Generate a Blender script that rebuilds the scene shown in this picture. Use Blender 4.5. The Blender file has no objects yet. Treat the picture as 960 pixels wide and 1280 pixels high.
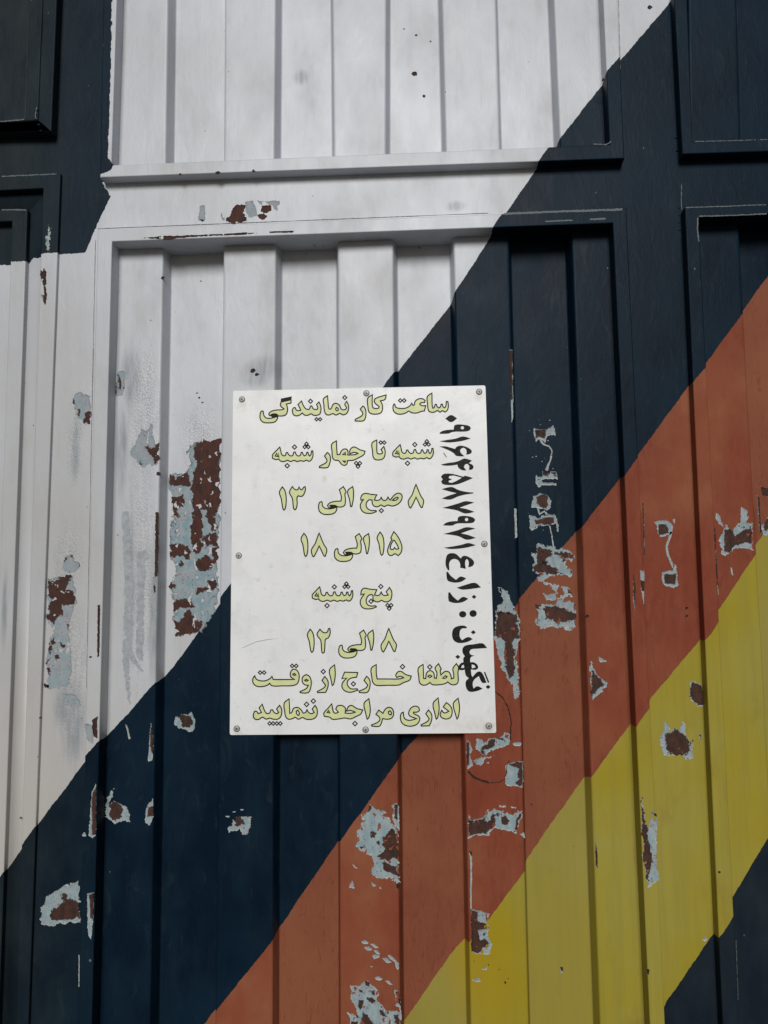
import bpy, math, random
from mathutils import Vector, Matrix, noise
from mathutils.geometry import tessellate_polygon
R = math.radians
random.seed(4)
scene = bpy.context.scene
col = scene.collection

# ------------------------------------------------------------------ camera
F, W0, H0 = 1000.0, 960.0, 1280.0
CAM = Vector((0.0, -1.05, 1.45))
th, ps, ro = R(5.818), R(2.894), R(-0.661)
fw = Vector((-math.sin(ps)*math.cos(th), math.cos(ps)*math.cos(th), math.sin(th)))
rt = Vector((math.cos(ps), math.sin(ps), 0)); up = rt.cross(fw)
rt, up = math.cos(ro)*rt + math.sin(ro)*up, -math.sin(ro)*rt + math.cos(ro)*up
cd = bpy.data.cameras.new('camera'); cam = bpy.data.objects.new('camera', cd); col.objects.link(cam)
cam.matrix_world = Matrix(((rt.x, up.x, -fw.x, CAM.x), (rt.y, up.y, -fw.y, CAM.y), (rt.z, up.z, -fw.z, CAM.z), (0, 0, 0, 1)))
cd.sensor_fit = 'VERTICAL'; cd.sensor_height = 36.0; cd.lens = 36.0*F/H0; cd.clip_start = 0.05; cd.clip_end = 500
scene.camera = cam

# ------------------------------------------------------------------ light
SUN_EL, SUN_AZ = R(26), R(181)          # azimuth clockwise from +Y: veiled sun low over the street in front of the gate
wd = bpy.data.worlds.new('World'); scene.world = wd; wd.use_nodes = True
wn = wd.node_tree; bg = wn.nodes['Background']
sky = wn.nodes.new('ShaderNodeTexSky'); sky.sky_type = 'NISHITA'; sky.sun_disc = False
sky.sun_elevation = SUN_EL; sky.sun_rotation = SUN_AZ; sky.dust_density = 1.0; sky.air_density = 1.0
sky.ozone_density = 1.0
wn.links.new(sky.outputs[0], bg.inputs[0]); bg.inputs[1].default_value = 0.05
sd = bpy.data.lights.new('sun', 'SUN'); sun = bpy.data.objects.new('sun', sd); col.objects.link(sun)
sd.energy = 4.6; sd.angle = R(22); sd.color = (1.0, 0.985, 0.965)
sdir = Vector((math.sin(SUN_AZ)*math.cos(SUN_EL), math.cos(SUN_AZ)*math.cos(SUN_EL), math.sin(SUN_EL)))
sun.rotation_euler = sdir.to_track_quat('Z', 'Y').to_euler(); sun.location = (0, -5, 8)
scene.view_settings.view_transform = 'Standard'; scene.view_settings.look = 'None'
scene.view_settings.exposure = -0.97; scene.view_settings.gamma = 1.0

# ------------------------------------------------------------------ helpers
def at(px, py, d=0.0):
    """point of the gate seen at photo pixel (px,py), lying d metres in front of the gate's face plane"""
    v = fw*F + rt*(px - W0/2) + up*(H0/2 - py)
    t = (-d - CAM.y)/v.y
    return CAM + v*t
def link(name, me, mats, parent=None):
    o = bpy.data.objects.new(name, me); col.objects.link(o)
    for m in (mats if isinstance(mats, (list, tuple)) else [mats]): me.materials.append(m)
    if parent: o.parent = parent
    return o
def mesh(name, vs, fs, mats, parent=None, smooth=False, mi=None):
    me = bpy.data.meshes.new(name); me.from_pydata([tuple(v) for v in vs], [], fs); me.update()
    if smooth: me.polygons.foreach_set('use_smooth', [True]*len(fs))
    if mi: me.polygons.foreach_set('material_index', mi)
    return link(name, me, mats, parent)
def thing(name, label, cat):
    o = bpy.data.objects.new(name, None); col.objects.link(o); o['label'] = label; o['category'] = cat
    o.empty_display_size = .1
    return o

# ------------------------------------------------------------------ node helpers
class NT:
    def __init__(s, name):
        s.m = bpy.data.materials.new(name); s.m.use_nodes = True
        s.t = s.m.node_tree; s.b = s.t.nodes['Principled BSDF']
    def n(s, ty, **kw):
        nd = s.t.nodes.new(ty)
        for k, v in kw.items(): setattr(nd, k, v)
        return nd
    def set(s, sock, v):
        if hasattr(v, 'links'): s.t.links.new(v, sock)
        elif v is not None: sock.default_value = v
    def math(s, op, a, b=None, c=None, clamp=False):
        nd = s.n('ShaderNodeMath', operation=op, use_clamp=clamp)
        for i, v in enumerate((a, b, c)):
            if v is not None: s.set(nd.inputs[i], v)
        return nd.outputs[0]
    def mix(s, f, a, b, blend='MIX'):
        nd = s.n('ShaderNodeMix', data_type='RGBA', blend_type=blend)
        s.set(nd.inputs[0], f); s.set(nd.inputs[6], a); s.set(nd.inputs[7], b)
        return nd.outputs[2]
    def vscale(s, v, xyz, loc=(0, 0, 0), rot=(0, 0, 0)):
        nd = s.n('ShaderNodeMapping'); s.set(nd.inputs[0], v)
        nd.inputs[1].default_value = loc; nd.inputs[2].default_value = rot; nd.inputs[3].default_value = xyz
        return nd.outputs[0]
    def noise(s, v, sc, det=4, ro=.55, dist=0):
        nd = s.n('ShaderNodeTexNoise'); s.set(nd.inputs['Vector'], v); nd.inputs['Scale'].default_value = sc
        nd.inputs['Detail'].default_value = det; nd.inputs['Roughness'].default_value = ro
        nd.inputs['Distortion'].default_value = dist
        return nd.outputs[0]
    def rng(s, v, a, b, c=0., d=1., smooth=False):
        nd = s.n('ShaderNodeMapRange'); nd.clamp = True
        if smooth: nd.interpolation_type = 'SMOOTHSTEP'
        s.set(nd.inputs[0], v)
        for i, k in enumerate((a, b, c, d)): nd.inputs[i+1].default_value = k
        return nd.outputs[0]
    def bump(s, h, strength, dist, nrm=None):
        nd = s.n('ShaderNodeBump'); nd.inputs['Strength'].default_value = strength
        nd.inputs['Distance'].default_value = dist; s.set(nd.inputs['Height'], h)
        if nrm is not None: s.set(nd.inputs['Normal'], nrm)
        return nd.outputs[0]
    def curve(s, v, pts, lo, hi, vlo, vhi):
        """piecewise linear function of v given by pts [(v, out)]"""
        P = sorted(pts); out = P[0][1]
        for (x0, y0), (x1, y1) in zip(P, P[1:]):
            if abs(y1 - y0) < 1e-7: continue
            if x1 - x0 < 1e-6: x1 = x0 + 1e-6
            out = s.math('ADD', s.rng(v, x0, x1, 0.0, y1 - y0), out)
        return out
    def ell(s, pos, cx, cy, rx, ry, ang=0):
        c = at(cx, cy); k = 1.05/1000
        v = s.n('ShaderNodeVectorMath', operation='SUBTRACT'); s.set(v.inputs[0], pos); v.inputs[1].default_value = (c.x, 0, c.z)
        v2 = s.vscale(v.outputs[0], (1, 0, 1), rot=(0, R(ang), 0))
        v2 = s.vscale(v2, (1/(rx*k), 0, 1/(ry*k)))
        l = s.n('ShaderNodeVectorMath', operation='LENGTH'); s.set(l.inputs[0], v2)
        return s.rng(l.outputs['Value'], .25, 1.15, 1, 0, True)
def rgb(r, g, b): return (r, g, b, 1.0)

# ------------------------------------------------------------------ painted steel, one material for the whole gate
def paint_material():
    s = NT('painted_steel')
    pos = s.n('ShaderNodeNewGeometry').outputs['Position']
    sp = s.n('ShaderNodeSeparateXYZ'); s.set(sp.inputs[0], pos); X, Y, Z = sp.outputs
    # ragged brush edge
    wv = s.noise(s.vscale(pos, (1, 1, .45)), 260, 3, .6)
    wv2 = s.noise(s.vscale(pos, (1, 1, .6), loc=(3, 1, 2)), 45, 2)
    zw = s.math('ADD', Z, s.math('ADD', s.math('MULTIPLY', s.math('SUBTRACT', wv, .5), .0038),
                                 s.math('MULTIPLY', s.math('SUBTRACT', wv2, .5), .005)))
    xw = s.math('ADD', X, s.math('MULTIPLY', s.math('SUBTRACT', wv, .5), .006))
    def band(pts, d=-.004):
        w = [at(px, py, d) for px, py in pts]; w.sort(key=lambda p: p.x)
        q = [(p.x, p.z) for p in w]
        (x0, z0), (x1, z1) = q[0], q[1]; (x2, z2), (x3, z3) = q[-2], q[-1]
        sl0 = 1.25; sl1 = 1.25
        q = [(-1.6, z0 + (-1.6 - x0)*sl0)] + q + [(1.6, z3 + (1.6 - x3)*sl1)]
        return s.math('LESS_THAN', zw, s.curve(X, q, -1.6, 1.6, -2.0, 5.0))
    b1 = band([(833, 10), (760, 95), (690, 185), (620, 285), (565, 370), (480, 480), (287, 730), (205, 840), (120, 935), (45, 1035), (0, 1100)])
    b2 = band([(960, 350), (880, 458), (859, 484), (780, 592), (724, 664), (651, 750), (524, 922), (497, 952), (424, 1054), (340, 1177), (280, 1252)])
    b3 = band([(952, 684), (900, 761), (881, 791), (814, 870), (787, 909), (742, 969), (729, 987), (660, 1085), (611, 1152), (563, 1207), (516, 1275)])
    b4 = band([(960, 1051), (919, 1120), (900, 1150), (889, 1167), (832, 1250), (821, 1276)])
    tl = [(p.z, p.x) for p in (at(px, py, .004) for px, py in [(146, -60), (145, 0), (143, 100), (140, 205), (147, 212), (143, 219), (127, 226), (129, 232), (137, 244), (124, 270), (105, 314), (72, 316.5), (38, 319), (33, 326)])]
    tl += [(tl[-1][0] - .001, -1.55)]
    zs = [p[0] for p in tl]
    tl = [(max(zs) + 1.2, tl[0][1])] + tl
    tl = [(a, max(b, -1.55)) for a, b in tl]
    navy_tl = s.math('LESS_THAN', xw, s.curve(zw, tl, 0.0, max(zs) + 1.2, -1.6, 1.0))
    # shared wear textures
    big = s.noise(pos, 5, 4)
    mid = s.noise(s.vscale(pos, (1, 1, .5), loc=(7, 0, 3)), 22, 5, .6)
    streak = s.noise(s.vscale(pos, (95, 60, 5)), 1.0, 4, .6)
    brush = s.noise(s.vscale(pos, (420, 300, 22)), 1.0, 3, .6)
    fine = s.noise(pos, 700, 2)
    wavy = s.noise(s.vscale(pos, (75, 50, 20), loc=(1, 4, 0)), 1.0, 6, .68, 1.2)
    mott = s.noise(s.vscale(pos, (60, 60, 24), loc=(2, 2, 2), rot=(0, .25, 0)), 1.0, 5, .7, .8)
    # white
    wh = s.mix(s.rng(big, .35, .65), rgb(.50, .515, .54), rgb(.57, .60, .65))
    wh = s.mix(s.rng(streak, .5, .78, 0, .22), wh, rgb(.44, .435, .42))
    wh = s.mix(s.rng(mid, .54, .75, 0, .5), wh, rgb(.42, .415, .41))
    wh = s.mix(s.math('MULTIPLY', s.ell(pos, 50, 640, 130, 560), .5), wh, rgb(.40, .39, .37))  # light falloff toward the left side painted into the white
    wh = s.mix(s.rng(s.noise(s.vscale(pos, (1, 1, .3), loc=(9, 9, 1)), 38, 6, .7), .52, .74, 0, .24), wh, rgb(.36, .345, .32))
    wh = s.mix(s.math('MULTIPLY', s.rng(s.math('ADD', Z, s.math('MULTIPLY', big, .5)), 1.25, 1.75, 1, 0), .75), wh, rgb(.49, .455, .40))   # warm, dimmer light near the ground painted into the white
    # scuffed, crazed patches on the white enamel
    ell = lambda *e: s.ell(pos, *e)
    craze = None
    for e in [(178, 520, 26, 120), (170, 720, 30, 190), (95, 545, 14, 75), (85, 700, 26, 60), (90, 850, 28, 130), (240, 545, 30, 60)]:
        m = ell(*e); craze = m if craze is None else s.math('MAXIMUM', craze, m)
    grey = None
    for e in [(325, 460, 34, 20, 20), (318, 472, 20, 12), (160, 470, 16, 55), (150, 560, 10, 70), (160, 720, 9, 110), (95, 560, 7, 50), (190, 760, 9, 110),
              (570, 258, 15, 9), (372, 78, 12, 14), (93, 905, 18, 60), (80, 880, 16, 36), (8, 760, 5, 60), (250, 790, 20, 16)]:
        m = ell(*e); grey = m if grey is None else s.math('MAXIMUM', grey, m)
    grn = s.noise(s.vscale(pos, (160, 100, 25), loc=(2, 0, 9)), 1.0, 4, .6)
    wh = s.mix(s.math('MULTIPLY', grey, s.rng(grn, .3, .62, .25, .95)), wh, rgb(.26, .285, .31))
    crz = s.n('ShaderNodeTexVoronoi', feature='F1'); s.set(crz.inputs['Vector'], s.vscale(pos, (1, .2, .75))); crz.inputs['Scale'].default_value = 420
    crk = s.math('MULTIPLY', s.math('MULTIPLY', s.rng(crz.outputs['Distance'], .25, .6), craze), s.rng(grn, .4, .55, .1, .9))
    wh = s.mix(s.math('MULTIPLY', crk, .6), wh, rgb(.33, .34, .35))
    # navy
    nv = s.mix(s.rng(mid, .38, .68), rgb(.0026, .0095, .0205), rgb(.0055, .0180, .0310))
    nv = s.mix(s.rng(big, .45, .62, 0, .8), nv, rgb(.0045, .0175, .034))
    nv = s.mix(s.rng(mott, .56, .74, 0, .8), nv, rgb(.016, .028, .036))
    nvg = s.mix(s.rng(mid, .35, .7), rgb(.014, .021, .025), rgb(.030, .039, .040))
    leftish = s.rng(X, at(70, 300).x - .05, at(70, 300).x + .09, 1, 0)
    nv = s.mix(s.math('MULTIPLY', leftish, .75), nv, nvg)
    # orange red oxide
    og = s.mix(s.rng(wavy, .36, .66), rgb(.245, .070, .038), rgb(.190, .048, .027))
    og = s.mix(s.rng(s.noise(s.vscale(pos, (170, 120, 60), loc=(5, 0, 0)), 1.0, 4, .65, 1.0), .58, .72, 0, .6), og, rgb(.115, .027, .017))
    og = s.mix(s.rng(big, .44, .60, 0, .8), og, rgb(.30, .115, .058))
    # hollows got a thinner coat that has faded and run; the raised faces were touched up redder
    hollow = s.math('GREATER_THAN', Y, .024)
    runs = s.noise(s.vscale(pos, (150, 90, 30), loc=(3, 3, 0)), 1.0, 5, .7, 1.8)
    og = s.mix(s.math('MULTIPLY', hollow, .55), og, rgb(.225, .078, .042))
    og = s.mix(s.math('MULTIPLY', s.math('ADD', .35, s.math('MULTIPLY', hollow, .65)), s.rng(runs, .56, .68, 0, .55)), og, rgb(.12, .032, .019))
    og = s.mix(s.math('MULTIPLY', s.math('SUBTRACT', 1.0, hollow), s.rng(mid, .4, .6, .1, .5)), og, rgb(.225, .050, .026))
    # yellow
    yl = s.mix(s.rng(big, .4, .62), rgb(.33, .265, .022), rgb(.34, .29, .058))
    yl = s.mix(s.rng(streak, .42, .75, 0, .5), yl, rgb(.25, .215, .05))
    yl = s.mix(s.rng(mid, .56, .78, 0, .6), yl, rgb(.24, .17, .035))
    yl = s.mix(s.math('MULTIPLY', hollow, .45), yl, rgb(.29, .245, .075))
    yl = s.mix(s.math('MULTIPLY', s.ell(pos, 610, 1210, 60, 90), .7), yl, rgb(.36, .25, .012))
    nv2 = s.mix(s.rng(mid, .4, .7), rgb(.009, .015, .024), rgb(.018, .027, .034))
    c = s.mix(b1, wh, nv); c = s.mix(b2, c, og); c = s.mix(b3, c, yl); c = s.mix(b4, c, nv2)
    dark = s.math('MAXIMUM', navy_tl, s.math('MULTIPLY', b1, s.math('SUBTRACT', 1.0, b2)))
    dark = s.math('MAXIMUM', dark, b4)
    c = s.mix(navy_tl, c, nv)
    # flecks: dark pinholes on light paint, pale specks on dark paint
    vo = s.n('ShaderNodeTexVoronoi', feature='F1'); s.set(vo.inputs['Vector'], s.vscale(pos, (1, .3, .8))); vo.inputs['Scale'].default_value = 75
    vs = s.n('ShaderNodeSeparateColor'); s.set(vs.inputs[0], vo.outputs['Color'])
    rad = s.rng(vs.outputs[0], .80, 1.0, 0, .105)
    fl = s.math('LESS_THAN', s.math('ADD', vo.outputs['Distance'], s.math('MULTIPLY', s.math('SUBTRACT', fine, .5), .08)), rad)
    fl = s.math('MULTIPLY', fl, s.rng(mid, .42, .55))
    c = s.mix(s.math('MULTIPLY', fl, .85), c, s.mix(dark, rgb(.055, .032, .024), rgb(.16, .18, .18)))
    # rubbed grime following brush strokes
    c = s.mix(s.rng(brush, .6, .85, 0, .05), c, rgb(.10, .09, .08))
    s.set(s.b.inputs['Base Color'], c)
    rg = s.rng(mid, .3, .7, .36, .50)
    rg = s.mix(s.math('MULTIPLY', b2, .9), rg, rgb(.52, .52, .52))
    s.set(s.b.inputs['Roughness'], rg)
    s.set(s.b.inputs['Specular IOR Level'], s.math('SUBTRACT', .40, s.math('MULTIPLY', s.math('MAXIMUM', navy_tl, b1), .33)))
    h = s.math('ADD', s.math('MULTIPLY', brush, .10), s.math('MULTIPLY', mott, .8))
    h = s.math('ADD', h, s.math('MULTIPLY', mid, .9))
    h = s.math('ADD', h, s.math('MULTIPLY', s.math('MULTIPLY', crz.outputs['Distance'], craze), s.math('SUBTRACT', 1.0, dark)))
    h = s.math('ADD', h, s.math('MULTIPLY', dark, .35))
    s.set(s.b.inputs['Normal'], s.bump(h, .55, .0009))
    return s.m
PAINT = paint_material()

def chip_material(name, primer, primer2, rust, rust2, rimc=rgb(.50, .53, .51), rimk=.8, bias=0.):
    s = NT(name)
    pos = s.n('ShaderNodeNewGeometry').outputs['Position']
    core = s.n('ShaderNodeAttribute', attribute_name='core').outputs['Fac']
    edge = s.n('ShaderNodeAttribute', attribute_name='edge').outputs['Fac']
    n1 = s.noise(pos, 420, 4, .6); n2 = s.noise(s.vscale(pos, (1, 1, .6), loc=(4, 2, 1)), 130, 4, .6); n3 = s.noise(pos, 60, 3)
    p = s.mix(s.rng(n2, .42, .58), primer, primer2)
    p = s.mix(s.rng(s.math('ADD', edge, s.math('MULTIPLY', s.math('SUBTRACT', n1, .5), 2.2)), .75, 1.25, rimk, 0), p, rimc)
    p = s.mix(s.rng(n3, .5, .62, 0, .55), p, rgb(.34, .33, .345))
    p = s.mix(s.rng(s.math('ADD', n1, s.math('MULTIPLY', s.math('SUBTRACT', n3, .5), .35)), .64, .69, 0, .85), p, rgb(.06, .04, .033))
    r = s.mix(s.rng(n2, .4, .62), rust, rust2)
    r = s.mix(s.rng(n1, .5, .7, 0, .5), r, rgb(.02, .013, .011))
    k = s.math('ADD', s.math('ADD', core, bias), s.math('ADD', s.math('MULTIPLY', s.math('SUBTRACT', n1, .5), 3.0), s.math('MULTIPLY', s.math('SUBTRACT', n2, .5), 3.0)))
    m = s.rng(k, -.12, .12)
    c = s.mix(m, p, r)
    rim = s.math('MULTIPLY', s.rng(k, -.9, -.2, 0, .7), s.math('SUBTRACT', 1.0, m))
    c = s.mix(rim, c, rgb(.09, .085, .08))
    s.set(s.b.inputs['Base Color'], c); s.b.inputs['Roughness'].default_value = .7
    s.b.inputs['Specular IOR Level'].default_value = .25
    s.set(s.b.inputs['Normal'], s.bump(s.math('ADD', s.math('MULTIPLY', n1, .8), s.math('ADD', s.math('MULTIPLY', m, -.9), s.rng(edge, 0, 1.2, 1.6, 0))), .7, .0009))
    return s.m
CH_BLUE = chip_material('chipped_primer_blue', rgb(.235, .335, .365), rgb(.33, .40, .415), rgb(.075, .030, .020), rgb(.040, .020, .015))
CH_RED = chip_material('chipped_primer_red_rust', rgb(.21, .32, .36), rgb(.32, .365, .385), rgb(.082, .026, .016), rgb(.042, .020, .015), rgb(.10, .07, .06), .5, 1.0)
CH_GREY = chip_material('scraped_grey_enamel', rgb(.25, .34, .375), rgb(.34, .36, .38), rgb(.07, .03, .02), rgb(.05, .02, .015), rgb(.38, .40, .41), .5)
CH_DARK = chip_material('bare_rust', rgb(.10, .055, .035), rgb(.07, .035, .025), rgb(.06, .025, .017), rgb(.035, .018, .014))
def flat_mat(name, c, rough=.5, metal=0, var=.15, sc=200, bump=.0, spec=.4):
    s = NT(name); pos = s.n('ShaderNodeNewGeometry').outputs['Position']
    n = s.noise(pos, sc, 4)
    s.set(s.b.inputs['Base Color'], s.mix(s.rng(n, .3, .7), rgb(*[x*(1 - var) for x in c]), rgb(*[min(1, x*(1 + var)) for x in c])))
    s.b.inputs['Roughness'].default_value = rough; s.b.inputs['Metallic'].default_value = metal
    s.b.inputs['Specular IOR Level'].default_value = spec
    if bump: s.set(s.b.inputs['Normal'], s.bump(n, .5, bump))
    return s.m

SCRAPE2 = flat_mat('faint_scratch', (.07, .08, .085), .6, 0, .4, 300)
SCRAPE = flat_mat('scraped_enamel', (.34, .365, .385), .5, 0, .18, 160)
# ------------------------------------------------------------------ gate geometry
D_TRIM, D_RIB, D_FLAT, D_BACK = .018, -.008, -.032, -.038
ZT, ZB, XL, XR = 2.62, .22, -1.42, 1.42
def dent(x, z): return .0019*noise.noise(Vector((x*5, 3.1, z*4))) + .0003*noise.noise(Vector((x*19, 7.7, z*9)))
class Line:
    """a straight edge on the gate through two photo points, at depth d"""
    def __init__(s, a, b, d): s.p, s.q = at(*a, d), at(*b, d)
    def x(s, z): t = (z - s.p.z)/(s.q.z - s.p.z); return s.p.x + t*(s.q.x - s.p.x)
def hor(z): l = Line.__new__(Line); l.p, l.q = Vector((-1, 0, z)), Vector((1, 0, z)); return l
def ver(x): l = Line.__new__(Line); l.p, l.q = Vector((x, 0, 0)), Vector((x, 0, 2)); return l
def cross(a, b):
    d1, d2 = a.q - a.p, b.q - b.p; w = b.p - a.p
    den = d1.x*d2.z - d1.z*d2.x; t = (w.x*d2.z - w.z*d2.x)/den
    return (a.p.x + d1.x*t, a.p.z + d1.z*t)
def prism(name, quad, d0, d1, parent, mat=PAINT, bevel=.0016, mitre=False):
    """bar with a front face quad [(x,z)*4], from depth d0 (back) to d1 (front)"""
    n = len(quad)
    vs = [(x, -d1, z) for x, z in quad] + [(x, -d0, z) for x, z in quad]
    a = sum(quad[i][0]*quad[(i+1) % n][1] - quad[(i+1) % n][0]*quad[i][1] for i in range(n))
    f = list(range(n)); fs = [f, [n + i for i in reversed(f)]] + [[i, n + i, n + (i+1) % n, (i+1) % n] for i in f]
    if a < 0: fs = [list(reversed(q)) for q in fs]
    o = mesh(name, vs, fs, mat, parent, smooth=True)
    if bevel:
        b = o.modifiers.new('bevel', 'BEVEL'); b.width = bevel; b.segments = 3; b.harden_normals = True; b.limit_method = 'ANGLE'
        if mitre:
            b.limit_method = 'WEIGHT'; at_ = o.data.attributes.new('bevel_weight_edge', 'FLOAT', 'EDGE')
            for e in o.data.edges: at_.data[e.index].value = 1.0 if set(e.vertices) in ({0, 1}, {2, 3}) else 0.0
            o.data.set_sharp_from_angle(angle=R(35))
    return o
def trim(outer, inner, d1, parent, d0=D_BACK, name='frame_bar'):
    """four mitred bars; outer and inner are (left, top, right, bottom) lines"""
    def cs(L): l, t, r, b = L; return [cross(l, t), cross(r, t), cross(r, b), cross(l, b)]
    o, i = cs(outer), cs(inner)
    for k in range(4):
        j = (k+1) % 4
        q = [o[k], o[j], i[j], i[k]]
        # hairline joint between neighbouring bars
        cx = sum(p[0] for p in q)/4; cz = sum(p[1] for p in q)/4
        L = max(abs(q[1][0] - q[0][0]), abs(q[1][1] - q[0][1])); s = 1 - .00004/L
        q = [(cx + (x - cx)*s, z) if k % 2 == 0 else (x, cz + (z - cz)*s) for x, z in q]
        prism(name, q, d0, d1, parent, mitre=True)
    return o, i
def mid(o, i): return [((a[0] + b[0])/2, (a[1] + b[1])/2) for a, b in zip(o, i)]

PERIOD = .1475; RW = .0034; R0 = .0028; R1 = .0022
def panel(parent, ribs, zlo, zhi, xl, xr, name='corrugated_panel'):
    """box-profile sheet: recessed strips in one mesh, each raised rib a child of its own"""
    nz = max(8, int((zhi - zlo)/.03)); zs = [zlo + (zhi - zlo)*k/nz for k in range(nz + 1)]
    def strip(cols):
        vs, fs = [], []
        for z in zs:
            for fx, d in cols:
                x = fx(z); vs.append((x, -(d + dent(x, z)), z))
        m = len(cols)
        for r in range(nz):
            for c in range(m-1):
                a = r*m + c; fs.append([a, a+1, a+1+m, a+m])
        return vs, fs
    xlf, xrf = (lambda z: xl if isinstance(xl, float) else xl.x(z)), (lambda z: xr if isinstance(xr, float) else xr.x(z))
    flats = []; prev = xlf
    for l, r in ribs:
        flats.append((prev, (lambda z, l=l: l(z) - RW - R1))); prev = (lambda z, r=r: r(z) + RW + R1)
    flats.append((prev, xrf))
    V, Fc = [], []
    zm = (zlo + zhi)/2
    for a, b in flats:
        if b(zm) - a(zm) < .004: continue
        cols = [((lambda z, t=t: a(z) + (b(z) - a(z))*t), D_FLAT) for t in (0, .03, .5, .97, 1)]
        vs, fs = strip(cols); k = len(V); V += vs; Fc += [[i + k for i in f] for f in fs]
    p = mesh(name, V, Fc, PAINT, parent, smooth=True)
    for l, r in ribs:
        A = [math.radians(q) for q in (82, 60, 40, 20, 0)]
        # outline from the sheet up the fold: hollow curve, side, rounded shoulder, flat face
        half = [(-RW - R1*(1 - math.sin(math.radians(q))), D_FLAT + R1*(1 - math.cos(math.radians(q)))) for q in (0, 20, 45, 70, 82)]
        half += [(R0*(1 - math.sin(q)), D_RIB - R0*(1 - math.cos(q))) for q in A] + [(R0 + .002, D_RIB)]
        prof = [((lambda z, o=o: l(z) + o), d) for o, d in half] + [((lambda z: (l(z) + r(z))/2), D_RIB)] + [((lambda z, o=o: r(z) - o), d) for o, d in reversed(half)]
        vs, fs = strip(prof)
        mesh('rib', vs, fs, PAINT, p, smooth=True)
    return p
def ribs_px(rows):
    out = []
    for a, b in rows:
        la, lb = Line(*a, D_RIB), Line(*b, D_RIB); out.append((la.x, lb.x))
    return out

gate = thing('metal_gate', 'tall corrugated steel gate painted in diagonal white, navy, red-brown and yellow stripes, chipped and rusty', 'gate')
door = thing('wicket_door', 'narrow pedestrian door leaf set in the gate at the left edge of the photo, navy above white', 'door')

# frames round the sheets, each given by its four outer and four inner edges
LP = lambda a, b, d=D_TRIM: Line(a, b, d)
Po = (LP((122, 290), (98, 1270)), LP((122, 287), (782, 261)), LP((783, 262), (831, 1272)), hor(ZB - .02))
Pi = (LP((140, 302), (115, 1270)), LP((140, 302), (765, 279)), LP((766, 280), (812, 1272)), hor(ZB))
So = (LP((858, 300), (899, 1180)), LP((855, 259.5), (960, 255.5)), ver(XR + .02), hor(ZB - .02))
Si = (LP((875, 300), (919, 1180)), LP((873, 271), (960, 267)), ver(XR), hor(ZB))
Qo = (LP((129, 0), (125, 215)), hor(ZT + .02), LP((772, 0), (781, 204)), LP((146, 221), (780, 198)))
Qi = (LP((146, 0), (139.5, 200)), hor(ZT), LP((754, 0), (762, 180)), LP((146, 206), (760, 180.5)))
Ro = (LP((843, 0), (853, 190)), hor(ZT + .02), ver(XR + .02), LP((855, 192.5), (960, 189)))
Ri = (LP((859, 0), (866, 175)), hor(ZT), ver(XR), LP((866, 177), (960, 174)))
To = (ver(XL - .02), hor(ZT + .02), LP((71, 0), (64, 165)), LP((0, 165), (64, 164)))
Ti = (ver(XL + .012), hor(ZT), LP((53.5, 0), (47, 165)), LP((0, 152.5), (47, 150)))
T2i = (ver(XL + .03), hor(ZT - .02), LP((36, 0), (30, 165)), LP((0, 150), (30, 148.5)))
DC, DA, DL = .006, .004, -.005
Co = (ver(XL - .02), LP((0, 220), (72, 217), DC), LP((72.5, 300), (47, 973), DC), hor(.09))
Ci = (ver(XL), LP((0, 238), (52, 235.5), DC), LP((51.5, 300), (29.5, 973), DC), hor(.11))
Ao = (ver(XL + .05), LP((0, 262), (34, 262), DA), LP((33, 300), (9, 973), DA), hor(ZB - .02))
Ai = (ver(XL + .07), LP((0, 277), (13, 276.5), DA), LP((14, 300), (-9, 973), DA), hor(ZB))
holes = []
for o, i in ((Po, Pi), (So, Si), (Qo, Qi), (Ro, Ri), (To, Ti)):
    a, b = trim(o, i, D_TRIM, gate); holes.append(mid(a, b))
# second, narrower bar inside the upper left frame, with a slit between them
def inner_lines(L, g=.0012):
    out = []
    for k, l in enumerate(L):
        m = Line.__new__(Line); m.p, m.q = l.p.copy(), l.q.copy()
        dx, dz = ((g, 0), (0, -g), (-g, 0), (0, g))[k]
        for p in (m.p, m.q): p.x += dx; p.z += dz
        out.append(m)
    return tuple(out)
trim(inner_lines(Ti), T2i, D_TRIM - .002, gate)
a, b = trim(Co, Ci, DC, gate, d0=-.02, name='door_frame_bar'); holes.append(mid(a, b))

# flat face sheet with the six openings
outer = [(XL - .1, .05), (XR + .1, .05), (XR + .1, ZT + .12), (XL - .1, ZT + .12)]
loops = [[Vector((x, z, 0)) for x, z in outer]] + [[Vector((x, z, 0)) for x, z in h] for h in holes]
fl = [v for l in loops for v in l]
tris = tessellate_polygon(loops)
fs = []
for t in tris:
    a, b, c = (fl[i] for i in t)
    fs.append(list(t) if (b - a).cross(c - a).z > 0 else list(reversed(t)))
mesh('face_sheet', [(v.x, 0.0, v.y) for v in fl], fs, PAINT, gate)

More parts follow.
